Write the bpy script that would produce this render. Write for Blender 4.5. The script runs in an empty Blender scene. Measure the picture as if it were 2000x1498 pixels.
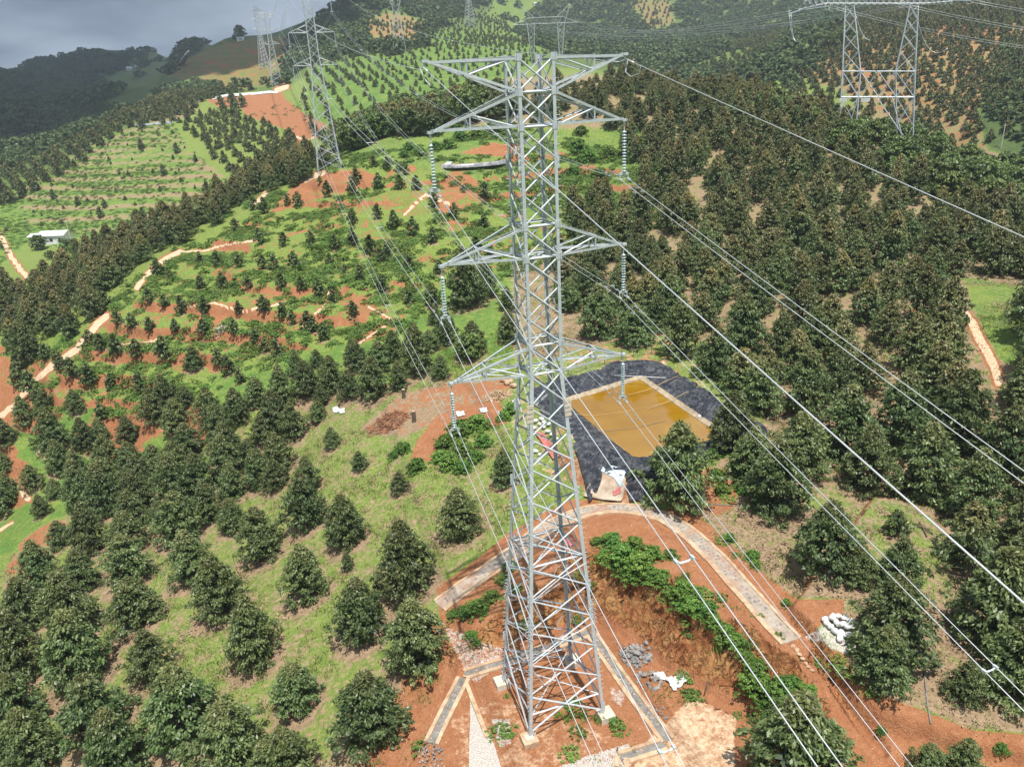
import bpy, bmesh, math, random
import numpy as np
from mathutils import Vector, Matrix
rnd = random.Random(7)
nrs = np.random.RandomState(11)
scene = bpy.context.scene
COL = scene.collection

# ------------------------------------------------------------------ camera
CAM = np.array([-17.53, -45.66, 48.0]); YAW, PITCH, ROLL = np.radians([18.631, 21.258, -2.959]); FPX = 1450.0
def cam_rot(yaw, pitch, roll):
    f = np.array([np.sin(yaw)*np.cos(pitch), np.cos(yaw)*np.cos(pitch), -np.sin(pitch)])
    r = np.array([np.cos(yaw), -np.sin(yaw), 0]); u = np.cross(r, f)
    c, s = np.cos(roll), np.sin(roll)
    return np.array([c*r+s*u, -s*r+c*u, f])
RC = cam_rot(YAW, PITCH, ROLL)
cd = bpy.data.cameras.new('camera'); cam = bpy.data.objects.new('camera', cd); COL.objects.link(cam)
cam.matrix_world = Matrix([[RC[0][0], RC[1][0], -RC[2][0], CAM[0]], [RC[0][1], RC[1][1], -RC[2][1], CAM[1]],
                           [RC[0][2], RC[1][2], -RC[2][2], CAM[2]], [0, 0, 0, 1]])
cd.sensor_width = 36.0; cd.lens = 36.0*FPX/2000.0; cd.clip_start = 0.5; cd.clip_end = 9000
scene.camera = cam

# ------------------------------------------------------------------ sky, sun, exposure
SUN_EL, SUN_AZ = math.radians(70), math.radians(187)      # azimuth clockwise from +Y, where the sun stands
world = bpy.data.worlds.new("World"); scene.world = world; world.use_nodes = True
wn = world.node_tree; wn.nodes.clear()
def N(nt, typ, **kw):
    n = nt.nodes.new(typ)
    for k, v in kw.items():
        if k.startswith('i_'):
            key = k[2:]
            n.inputs[int(key) if key.isdigit() else key].default_value = v
        else: setattr(n, k, v)
    return n
sky = N(wn, 'ShaderNodeTexSky', sky_type='NISHITA', sun_disc=False, sun_elevation=SUN_EL, sun_rotation=SUN_AZ, altitude=800, dust_density=2.0)
bg1 = N(wn, 'ShaderNodeBackground', i_Strength=0.07)
# broken storm cloud deck: grey rain cloud towards the horizon, thinning overhead
tc = N(wn, 'ShaderNodeTexCoord'); mp = N(wn, 'ShaderNodeMapping'); mp.inputs['Scale'].default_value = (1.6, 1.6, 6.0)
no = N(wn, 'ShaderNodeTexNoise', i_Scale=2.6, i_Detail=6.0, i_Roughness=0.5)
cr = N(wn, 'ShaderNodeValToRGB'); e = cr.color_ramp.elements
e[0].position = 0.40; e[0].color = (0.085, 0.125, 0.185, 1); e[1].position = 0.62; e[1].color = (0.30, 0.36, 0.44, 1)
bg2 = N(wn, 'ShaderNodeBackground', i_Strength=1.0)
sep = N(wn, 'ShaderNodeSeparateXYZ'); mr = N(wn, 'ShaderNodeMapRange'); mr.inputs['From Min'].default_value = 0.25; mr.inputs['From Max'].default_value = 0.75
mr.inputs['To Min'].default_value = 1.0; mr.inputs['To Max'].default_value = 0.45
mx = N(wn, 'ShaderNodeMixShader'); out = N(wn, 'ShaderNodeOutputWorld'); L = wn.links.new
L(tc.outputs['Generated'], mp.inputs['Vector']); L(mp.outputs[0], no.inputs['Vector']); L(no.outputs['Fac'], cr.inputs[0])
L(cr.outputs[0], bg2.inputs['Color']); L(sky.outputs[0], bg1.inputs['Color'])
L(tc.outputs['Generated'], sep.inputs[0]); L(sep.outputs['Z'], mr.inputs['Value']); L(mr.outputs[0], mx.inputs[0])
mr2 = N(wn, 'ShaderNodeMapRange'); L(sep.outputs['Z'], mr2.inputs['Value']); mr2.inputs['From Min'].default_value = .12; mr2.inputs['From Max'].default_value = .55; mr2.inputs['To Min'].default_value = 1.; mr2.inputs['To Max'].default_value = 2.5; L(mr2.outputs[0], bg2.inputs['Strength'])   # the deck is brighter where it is thinner overhead
L(bg1.outputs[0], mx.inputs[1]); L(bg2.outputs[0], mx.inputs[2]); L(mx.outputs[0], out.inputs['Surface'])
sd = bpy.data.lights.new('sun', 'SUN'); sd.energy = 5.0; sd.angle = math.radians(0.55); sd.color = (1.0, 0.955, 0.89)
sun = bpy.data.objects.new('sun', sd); COL.objects.link(sun)
sdir = Vector((math.sin(SUN_AZ)*math.cos(SUN_EL), math.cos(SUN_AZ)*math.cos(SUN_EL), math.sin(SUN_EL)))
sun.rotation_euler = sdir.to_track_quat('Z', 'Y').to_euler(); sun.location = (0, 0, 400)
scene.view_settings.view_transform = 'Standard'; scene.view_settings.look = 'None'
scene.view_settings.exposure = 0.6; scene.view_settings.gamma = 1.0; scene.view_settings.use_curve_mapping = False
scene.cycles.max_bounces = 6; scene.cycles.volume_bounces = 0; scene.cycles.transparent_max_bounces = 8
HAZE = 0.00019
# ------------------------------------------------------------------ where things stand (photo survey -> metres)
def proj(P):
    d = np.asarray(P, float)-CAM; q = d@RC.T
    z = np.where(np.abs(q[..., 2]) < 1e-3, 1e-3, q[..., 2])
    return 1000+FPX*q[..., 0]/z, 749-FPX*q[..., 1]/z, q[..., 2]
def ray(u, v):
    return RC[0]*(u-1000)/FPX - RC[1]*(v-749)/FPX + RC[2]
def atz(u, v, z):
    d = ray(u, v); return CAM+(z-CAM[2])/d[2]*d
def atD(u, v, D):
    d = ray(u, v); return CAM+D/np.hypot(d[0], d[1])*d
# surveyed heights: (u, v, z)
AZ = """860 1180 2.5,930 1130 3.5,1000 1080 4.5,1100 1015 5.5,1200 990 6,1300 1010 6,1400 1090 6,1480 1180 5.6,1540 1250 5.2
1200 1080 6,1330 1150 6.2,1450 1270 5.5,1520 1340 4.6,1570 1400 3.6,1080 1369 2,1130 1270 4,1210 1470 .6,900 1400 .2,1030 1480 .2,1350 1420 .8
700 1300 -1,820 1330 0,760 1440 -1.2,600 1250 -1.5,600 1130 -1,700 1100 .5,800 1060 2,900 1060 3.4,850 1000 3.4,760 950 2.5
660 1000 .5,650 860 2,720 800 4,800 780 5.5,900 760 7,980 770 7.5,860 860 5.5,940 900 5.5,1000 1000 5.2,1050 960 6
500 1300 -3.5,400 1450 -5,200 1450 -8,0 1498 -12,300 1250 -6,150 1250 -9,0 1300 -13,500 1100 -3.5,350 1100 -6,200 1100 -9,90 1080 -11.5
60 1180 -12,600 1000 -1,450 980 -5,300 980 -8.5,170 1000 -11,40 1040 -14,20 1000 -16.5,0 930 -17,100 900 -16,200 900 -12,350 880 -7,500 880 -3,600 820 0
600 1700 -4,0 1700 -14,-400 1500 -25,-400 1000 -30,1000 1750 0,1500 1750 1,2200 1750 0,1450 1490 1.2,1380 1380 1
1110 800 7.5,1250 890 7,1180 940 6.3,1290 950 6.2,1395 860 7.5,1100 720 8.2,1270 690 8.8,1450 740 8.5,1430 800 8,1500 850 7.3,1600 950 6.3,1100 640 8.5,1350 650 9
1700 850 6,1850 900 5,1990 1000 3.6,1700 1100 5,1850 1250 3.9,1990 1400 2.8,1650 1250 4.8,1600 1180 5.2,1740 1380 3.2,1900 1470 2.2,1700 1470 1.8
1600 1440 2.2,1420 1000 6.2,1500 1060 6,1560 1180 5.4,2400 1400 -3,2400 1000 -2"""
AD = """1400 200 275
643 325 235,700 650 132,700 700 122,700 560 150,700 450 185,800 350 215,930 315 225,1000 260 245,600 560 155,500 600 152,400 600 160,300 600 170
200 650 175,100 740 165,0 800 158,300 520 200,400 490 203,520 385 230,300 800 140,400 700 148,500 700 140,600 700 130,400 800 125,500 800 120,150 830 152
850 500 165,850 620 135,950 600 135,950 450 178,980 680 116,800 700 118,600 380 228,600 450 195,500 470 195,400 560 175
100 600 215,350 450 232,0 650 205,550 350 262,200 540 235,0 570 245,450 400 255,270 470 262
0 520 330,95 480 350,250 455 355,430 380 345,200 400 400,0 420 430,300 300 470,300 240 520,150 330 480,420 300 450,460 350 400,560 320 300
0 370 500,120 300 540,220 240 580,330 200 605,0 310 800,100 240 900,0 150 2000,150 95 2100,300 100 2000,100 205 1300,250 180 1100,200 130 1900
350 80 1500,420 110 1250,330 150 1050,440 78 1000,520 80 1000,430 135 850,500 150 780,450 170 680,520 165 640
480 185 560,560 200 520,600 270 430,440 280 430,500 320 360,560 300 345,620 240 420,400 220 560,700 240 380,640 180 470,750 150 520,850 130 560,950 100 640
780 200 410,700 60 800,760 60 850,650 30 900,692 2 960,600 45 1000,560 72 950,900 20 1100,1000 60 950,1100 30 1300,1200 60 1200,1300 100 900
1350 150 650,1450 60 1100,1400 10 1300,1550 30 1200,780 -30 1150,900 -90 1500,1100 -150 1700,1500 -170 1700,2000 -150 1500,2300 -100 1200
1200 160 290,1100 180 280,950 200 270,1300 185 285,1450 205 275,1550 230 258,1700 280 235,1850 330 228,1990 420 208,750 260 260,680 300 262,900 240 265
1800 270 380,1850 150 470,1650 130 500,1950 20 650,1750 40 650,1950 250 360,2000 150 450,1600 90 600,2200 330 300
1700 600 125,1500 600 128,1300 600 132,1300 450 170,1500 450 170,1450 300 218,1700 450 168,1800 380 200,1900 560 142,1950 700 112,1800 750 105,1600 800 98,1150 500 165,1150 350 222,1100 590 138
2300 700 110,2600 500 200,2600 250 500,-300 600 260,-300 400 430,-300 250 800,-300 140 2000,-900 150 1500,-900 300 600,-900 700 200"""
# ground beyond crests, out of sight: azimuth (deg), D, z
AP = """25 430 36,18 380 30,32 420 28,38 400 14,44 380 2,50 330 2,12 330 33,-10 1300 60,-14 1500 110,-4 1500 90,2 1250 90,6 1250 95,-3 1300 80,4 2000 60,-4 2800 60,2 2800 60,10 2000 120,-19 2800 120,-28 2800 100,-35 2800 60,-50 2500 60,-10 2800 150,10 2700 150,30 2700 430,50 2700 350
90 15 0,180 15 0,-90 15 -4,0 15 0,45 25 1,0 25 0,-45 25 -4,135 60 -6,180 60 -8,-135 60 -16,180 250 -40,-135 250 -50,135 250 -30,90 100 -4,90 300 -10,-90 100 -30,-90 300 -50,-90 1000 0,90 1000 60,180 1000 -20,180 2700 0,90 2700 100,-90 2700 0,135 1000 0,-135 1000 -20"""
def _feat(x, y):
    dx, dy = x-CAM[0], y-CAM[1]; D = np.maximum(np.hypot(dx, dy), 12.0)
    return np.stack([1.6*dx/D, 1.6*dy/D, np.log(D)], -1)
def _rows(s): return [tuple(float(a) for a in r.split()) for r in s.replace('\n', ',').split(',') if r.strip()]
_anc = [atz(*r) for r in _rows(AZ)]+[atD(*r) for r in _rows(AD)]
for a, D, z in _rows(AP): _anc.append(np.array([CAM[0]+D*math.sin(math.radians(a)), CAM[1]+D*math.cos(math.radians(a)), z]))
_anc = np.array(_anc)
_X = _feat(_anc[:, 0], _anc[:, 1]); _n = len(_X)
_d = np.linalg.norm(_X[:, None]-_X[None], axis=-1)
def _ker(r): return r**1.6*np.sign(1)
_K = _ker(_d)+0*np.eye(_n); _P = np.c_[np.ones(_n), _X]
# heights are solved as view slopes (z-48)/D so near and far ground weigh alike
_Da = np.maximum(np.hypot(_anc[:, 0]-CAM[0], _anc[:, 1]-CAM[1]), 12.0)
_val = (_anc[:, 2]-CAM[2])/_Da
_A = np.zeros((_n+4, _n+4)); _A[:_n, :_n] = _K-np.eye(_n)*0.0015; _A[:_n, _n:] = _P; _A[_n:, :_n] = _P.T
_w = np.linalg.solve(_A, np.r_[_val, np.zeros(4)])
def T0(x, y):
    x = np.asarray(x, float); y = np.asarray(y, float); sh = x.shape; f = _feat(x.ravel(), y.ravel())
    out = np.empty(len(f))
    for i in range(0, len(f), 20000):
        g = f[i:i+20000]; d2 = np.maximum((g*g).sum(1)[:, None]+(_X*_X).sum(1)[None]-2*g@_X.T, 0)
        out[i:i+20000] = d2**0.8@_w[:_n]+_w[_n]+g@_w[_n+1:]
    D = np.maximum(np.hypot(x.ravel()-CAM[0], y.ravel()-CAM[1]), 12.0)
    return (CAM[2]+out*D).reshape(sh)
# value noise
_perm = np.random.RandomState(3).rand(256, 256)
def vn(x, y):
    xi = np.floor(x).astype(int); yi = np.floor(y).astype(int); fx = x-xi; fy = y-yi
    fx = fx*fx*(3-2*fx); fy = fy*fy*(3-2*fy)
    a = _perm[xi & 255, yi & 255]; b = _perm[(xi+1) & 255, yi & 255]; c = _perm[xi & 255, (yi+1) & 255]; d = _perm[(xi+1) & 255, (yi+1) & 255]
    return (a*(1-fx)+b*fx)*(1-fy)+(c*(1-fx)+d*fx)*fy
def fbm(x, y, s, o=4):
    t = 0; amp = .5; n = 0
    for i in range(o):
        t = t+amp*vn(x/s+17.3*i, y/s+9.1*i); n += amp; s = s/2.03; amp *= .55
    return t/n*2-1
def sst(x, a=0., b=1.):
    t = np.clip((x-a)/(b-a), 0, 1); return t*t*(3-2*t)
def sdf(x, y, poly):        # positive inside
    poly = np.asarray(poly, float); d = np.full(x.shape, 1e18); ins = np.zeros(x.shape, bool); n = len(poly)
    for i in range(n):
        ax, ay = poly[i]; bx, by = poly[(i+1) % n]; ex, ey = bx-ax, by-ay
        wx, wy = x-ax, y-ay; t = np.clip((wx*ex+wy*ey)/(ex*ex+ey*ey+1e-9), 0, 1)
        d = np.minimum(d, (wx-ex*t)**2+(wy-ey*t)**2)
        c = ((ay > y) != (by > y)) & (x < ex*(y-ay)/(ey if abs(ey) > 1e-9 else 1e-9)+ax); ins ^= c
    return np.where(ins, 1, -1)*np.sqrt(d)
def dpath(x, y, pts):
    d = np.full(x.shape, 1e18); pts = np.asarray(pts, float)
    for i in range(len(pts)-1):
        ax, ay = pts[i][:2]; bx, by = pts[i+1][:2]; ex, ey = bx-ax, by-ay
        t = np.clip(((x-ax)*ex+(y-ay)*ey)/(ex*ex+ey*ey+1e-9), 0, 1)
        d = np.minimum(d, (x-ax-ex*t)**2+(y-ay-ey*t)**2)
    return np.sqrt(d)
def P2(s): return [tuple(float(a) for a in q.split(',')) for q in s.split()]
def plan(s, z): return [tuple(atz(u, v, z)[:2]) for u, v in P2(s)]
PLAT = plan('905,1312 985,1292 1080,1262 1150,1222 1200,1242 1240,1268 1300,1318 1385,1368 1460,1402 1480,1440 1500,1600 1000,1800 700,1620 838,1442', 0)
POND = np.array([(20.4, 43.6), (33.6, 46.2), (33.0, 25.0), (21.0, 23.6)])           # waterline
WATER_Z = 7.3
BANK = plan('1525,1240 1560,1262 1610,1300 1660,1345 1720,1385 1800,1408 1900,1440 2000,1452 2300,1470 2600,1000 1700,1000 1570,1180', 4.2)
GULLY = plan('1556,1262 1590,1292 1630,1330 1680,1378 1730,1420', 4.0); RUT = plan('1500,1300 1560,1340 1620,1390 1700,1450 1780,1530', 3.6)
MIDP = P2('640,330 560,370 480,420 380,480 280,560 180,650 60,740 60,800 250,800 420,740 600,690 760,640 860,560 1000,520 1300,420 1250,330 1000,260 860,300')
FLDP = P2('250,240 340,240 370,290 440,340 480,370 400,400 300,440 200,460 60,470 0,520 -100,520 -100,400 60,350 150,290')
REDH = P2('420,95 520,85 560,130 540,170 470,175 400,160 330,150')
def stair(h, per, sharp=.28):
    t = h/per; k = np.floor(t); f = t-k
    return per*(k+np.where(f < 1-sharp, f/(1-sharp)*.18, .18+.82*sst((f-1+sharp)/sharp)))
def T(x, y, detail=True):
    x = np.asarray(x, float); y = np.asarray(y, float); one = x.ndim == 0
    if one: x = x[None]; y = y[None]
    z = T0(x, y); D = np.hypot(x-CAM[0], y-CAM[1])
    u, v, w = proj(np.stack([x, y, z], -1)); fr = w > 5
    # terraces
    m = sst(sdf(u, v, MIDP), -8, 25)*fr; zz = z+1.1*fbm(x, y, 45., 2); z = z+m*.75*(stair(zz, 3.4)-zz+.5)
    m = sst(sdf(u, v, FLDP), -4, 14)*fr; zz = z+.5*fbm(x, y, 120., 2); z = z+m*.8*(stair(zz, 3.1, .4)-zz)
    m = sst(sdf(u, v, REDH), -4, 8)*fr; zz = z+2*fbm(x, y, 150., 2); z = z+m*.7*(stair(zz, 7, .4)-zz)
    far = sst(D, 350, 1100)
    z = z+far*(14*fbm(x, y, 190., 4)) + sst(D, 30, 90)*(1-far)*(.5*fbm(x, y, 14., 3))
    if detail: z = z+.16*fbm(x, y, 1.6, 3)*(D < 320)
    # bench of the right grove above the earth road
    s = sdf(x, y, BANK); z = z+1.25*sst(s+.35*fbm(x, y, 2.5, 3), -.3, .45)*(1-sst(s, 6, 16))
    z = z-.55*(1-sst(dpath(x, y, GULLY)+.15*fbm(x, y, 1.5, 2), .2, .65))-.12*(1-sst(dpath(x, y, RUT), .15, .5))
    # tower platform cut into the slope
    s = -sdf(x, y, PLAT); nz = fbm(x, y, 3.0, 4); rr = np.abs(fbm(x+.7*y, y*.5, 1.2, 3))
    cut = .06*fbm(x, y, 2.2, 3)+np.maximum(s-.5-.35*nz, 0)*(1.75+.9*nz)-(.9*rr+.35*np.abs(fbm(x*1.5-y, y, .55, 2)))*sst(s, .6, 1.6)*(1-sst(s, 3.6, 6))
    lowed = np.where(s < 0, .04*fbm(x, y, 1.8, 3)*np.ones_like(z), z)
    z = np.where(s < 0, lowed, np.minimum(z, np.maximum(cut, 0)+.0)) if True else z
    # pond pit and rim
    s = sdf(x, y, POND)
    rim = WATER_Z+1.15+.25*fbm(x, y, 4., 2)
    k = sst(-s, 9.5, 6.0); k = np.where(s > 0, 1, k)
    pit = np.where(s > 0, WATER_Z-1.6*sst(s, 0, 2.0)-.1, WATER_Z-.1+(rim-WATER_Z)*sst(-s, 0, 3.6))
    z = z*(1-k)+pit*k
    return z[0] if one else z
def hit(u, v, D0=25., D1=3000.):
    """where the view through photo pixel (u,v) meets the ground"""
    d = ray(u, v); d = d/np.hypot(d[0], d[1]); D = np.exp(np.linspace(math.log(D0), math.log(D1), 900))
    P = CAM+D[:, None]*d; g = P[:, 2]-T(P[:, 0], P[:, 1], False); i = np.argmax(g < 0)
    if not (g < 0).any(): return None
    if i == 0: i = 1
    a, b = D[i-1], D[i]; t = g[i-1]/(g[i-1]-g[i]+1e-12); D_ = a+(b-a)*t
    p = CAM+D_*d; return np.array([p[0], p[1], float(T(p[0], p[1]))])
# ------------------------------------------------------------------ helpers
def tag(o, label=None, cat=None, group=None, kind=None):
    if label: o['label'] = label
    if cat: o['category'] = cat
    if group: o['group'] = group
    if kind: o['kind'] = kind
    return o
def empty(name, loc=(0, 0, 0), rz=0., s=1.):
    o = bpy.data.objects.new(name, None); COL.objects.link(o); o.location = loc; o.rotation_euler = (0, 0, rz); o.scale = (s, s, s); o.empty_display_size = .3
    return o
def mkmesh(name, V, Fc, mat=None, smooth=False, attrs=None):
    me = bpy.data.meshes.new(name); V = np.asarray(V, np.float32)
    if isinstance(Fc, np.ndarray):
        k = Fc.shape[1]; me.vertices.add(len(V)); me.vertices.foreach_set('co', V.ravel())
        me.loops.add(Fc.size); me.loops.foreach_set('vertex_index', Fc.ravel().astype(np.int32))
        me.polygons.add(len(Fc)); me.polygons.foreach_set('loop_start', np.arange(0, Fc.size, k, dtype=np.int32))
        me.update(calc_edges=True)
    else:
        me.from_pydata([tuple(map(float, p)) for p in V], [], Fc); me.update()
    if smooth: me.polygons.foreach_set('use_smooth', np.ones(len(me.polygons), bool))
    for k_, a in (attrs or {}).items():
        at = me.attributes.new(k_, 'FLOAT_COLOR', 'POINT'); at.data.foreach_set('color', np.asarray(a, np.float32).ravel())
    if mat: me.materials.append(mat)
    return me
def ob(name, me, parent=None, loc=(0, 0, 0), rot=(0, 0, 0), s=None):
    o = bpy.data.objects.new(name, me); COL.objects.link(o); o.location = loc; o.rotation_euler = rot
    if s is not None: o.scale = s if hasattr(s, '__len__') else (s, s, s)
    if parent: o.parent = parent
    return o
class MB:
    def __init__(s): s.v = []; s.f = []
    def add(s, V, Fc):
        n = len(s.v); s.v += [tuple(map(float, p)) for p in V]; s.f += [tuple(i+n for i in f) for f in Fc]; return s
    def box(s, c, d, M=None):
        hx, hy, hz = d[0]/2, d[1]/2, d[2]/2
        V = [Vector((x*hx, y*hy, z*hz)) for x in (-1, 1) for y in (-1, 1) for z in (-1, 1)]
        if M is not None: V = [M@p for p in V]
        V = [p+Vector(c) for p in V]
        return s.add(V, [(0, 1, 3, 2), (4, 6, 7, 5), (0, 4, 5, 1), (2, 3, 7, 6), (0, 2, 6, 4), (1, 5, 7, 3)])
    def tube(s, pts, r, n=6, cap=True):
        pts = [Vector(p) for p in pts]; rs = r if hasattr(r, '__len__') else [r]*len(pts); b = len(s.v); V = []; Fc = []
        for i, p in enumerate(pts):
            t = (pts[min(i+1, len(pts)-1)]-pts[max(i-1, 0)]).normalized(); a = Vector((0, 0, 1)) if abs(t.z) < .9 else Vector((1, 0, 0))
            x = t.cross(a).normalized(); y = t.cross(x)
            for k in range(n):
                q = 2*math.pi*k/n; V.append(p+(x*math.cos(q)+y*math.sin(q))*rs[i])
        for i in range(len(pts)-1):
            for k in range(n): Fc.append((i*n+k, i*n+(k+1) % n, (i+1)*n+(k+1) % n, (i+1)*n+k))
        if cap: Fc.append(tuple(range(n))[::-1]); Fc.append(tuple((len(pts)-1)*n+k for k in range(n)))
        return s.add(V, Fc)
    def angle(s, p, q, w, inward, th=None):
        """steel angle (L profile) from p to q, its open side turned towards 'inward'"""
        p = Vector(p); q = Vector(q); t = (q-p).normalized(); a = Vector(inward); a = a-t*a.dot(t)
        if a.length < 1e-4: a = t.orthogonal()
        a.normalize(); b = t.cross(a); th = th or max(w*.13, .012)
        e1 = (a+b).normalized(); e2 = (a-b).normalized()
        prof = [Vector((0, 0, 0)), e1*w, e1*w+e2*th, (e1+e2)*th, e2*w+e1*th, e2*w]
        V = [p+c for c in prof]+[q+c for c in prof]
        Fc = [(i, (i+1) % 6, 6+(i+1) % 6, 6+i) for i in range(6)]+[(0, 3, 2, 1), (0, 5, 4, 3), (6, 7, 8, 9), (6, 9, 10, 11)]
        return s.add(V, Fc)
    def mesh(s, name, mat, smooth=False): return mkmesh(name, s.v, s.f, mat, smooth)
    def ob(s, name, mat, parent=None, smooth=False): return ob(name, s.mesh(name, mat, smooth), parent)
def mat(name):
    m = bpy.data.materials.new(name); m.use_nodes = True; nt = m.node_tree; nt.nodes.clear()
    o = N(nt, 'ShaderNodeOutputMaterial'); b = N(nt, 'ShaderNodeBsdfPrincipled'); nt.links.new(b.outputs[0], o.inputs['Surface'])
    return m, nt, b
def ramp(nt, stops, fac=None, interp='LINEAR'):
    r = N(nt, 'ShaderNodeValToRGB'); el = r.color_ramp.elements; r.color_ramp.interpolation = interp
    while len(el) < len(stops): el.new(.5)
    for e_, (p, c) in zip(el, stops): e_.position = p; e_.color = (*c, 1) if len(c) == 3 else c
    if fac is not None: nt.links.new(fac, r.inputs[0])
    return r.outputs[0]
def noise(nt, scale, detail=4, rough=.55, vec=None, obj=False, dist=0):
    if vec is None:
        g = N(nt, 'ShaderNodeTexCoord') if obj else N(nt, 'ShaderNodeNewGeometry'); vec = g.outputs['Object'] if obj else g.outputs['Position']
    n = N(nt, 'ShaderNodeTexNoise', i_Scale=scale, i_Detail=detail, i_Roughness=rough, i_Distortion=dist); nt.links.new(vec, n.inputs['Vector']); return n.outputs['Fac']
def mixc(nt, fac, a, b, mode='MIX'):
    m = N(nt, 'ShaderNodeMix', data_type='RGBA', blend_type=mode)
    for sock, v in ((m.inputs[0], fac), (m.inputs[6], a), (m.inputs[7], b)):
        if hasattr(v, 'is_linked'): nt.links.new(v, sock)
        elif hasattr(v, '__len__'): sock.default_value = (*v, 1)
        else: sock.default_value = v
    return m.outputs[2]
def mth(nt, op, a, b=None, c=None, clamp=False):
    m = N(nt, 'ShaderNodeMath', operation=op, use_clamp=clamp)
    for i, v in enumerate((a, b, c)):
        if v is None: continue
        if hasattr(v, 'is_linked'): nt.links.new(v, m.inputs[i])
        else: m.inputs[i].default_value = v
    return m.outputs[0]
def mrange(nt, v, a, b, c=0., d=1.):
    m = N(nt, 'ShaderNodeMapRange', clamp=True); nt.links.new(v, m.inputs[0])
    for i, q in enumerate((a, b, c, d)): m.inputs[i+1].default_value = q
    return m.outputs[0]
def bump(nt, b, h, strength=.5, dist=.05):
    n = N(nt, 'ShaderNodeBump', i_Strength=strength, i_Distance=dist); nt.links.new(h, n.inputs['Height']); nt.links.new(n.outputs[0], b.inputs['Normal'])
def simple(name, c1, c2, scale=3., rough=.8, metal=0., bmp=.3, bd=.03, obj=True, spec=.5):
    m, nt, b = mat(name); n = noise(nt, scale, 5, .6, obj=obj); nt.links.new(ramp(nt, [(.3, c1), (.7, c2)], n), b.inputs['Base Color'])
    b.inputs['Roughness'].default_value = rough; b.inputs['Metallic'].default_value = metal; b.inputs['Specular IOR Level'].default_value = spec
    if bmp: bump(nt, b, noise(nt, scale*3, 5, .6, obj=obj), bmp, bd)
    return m

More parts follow.
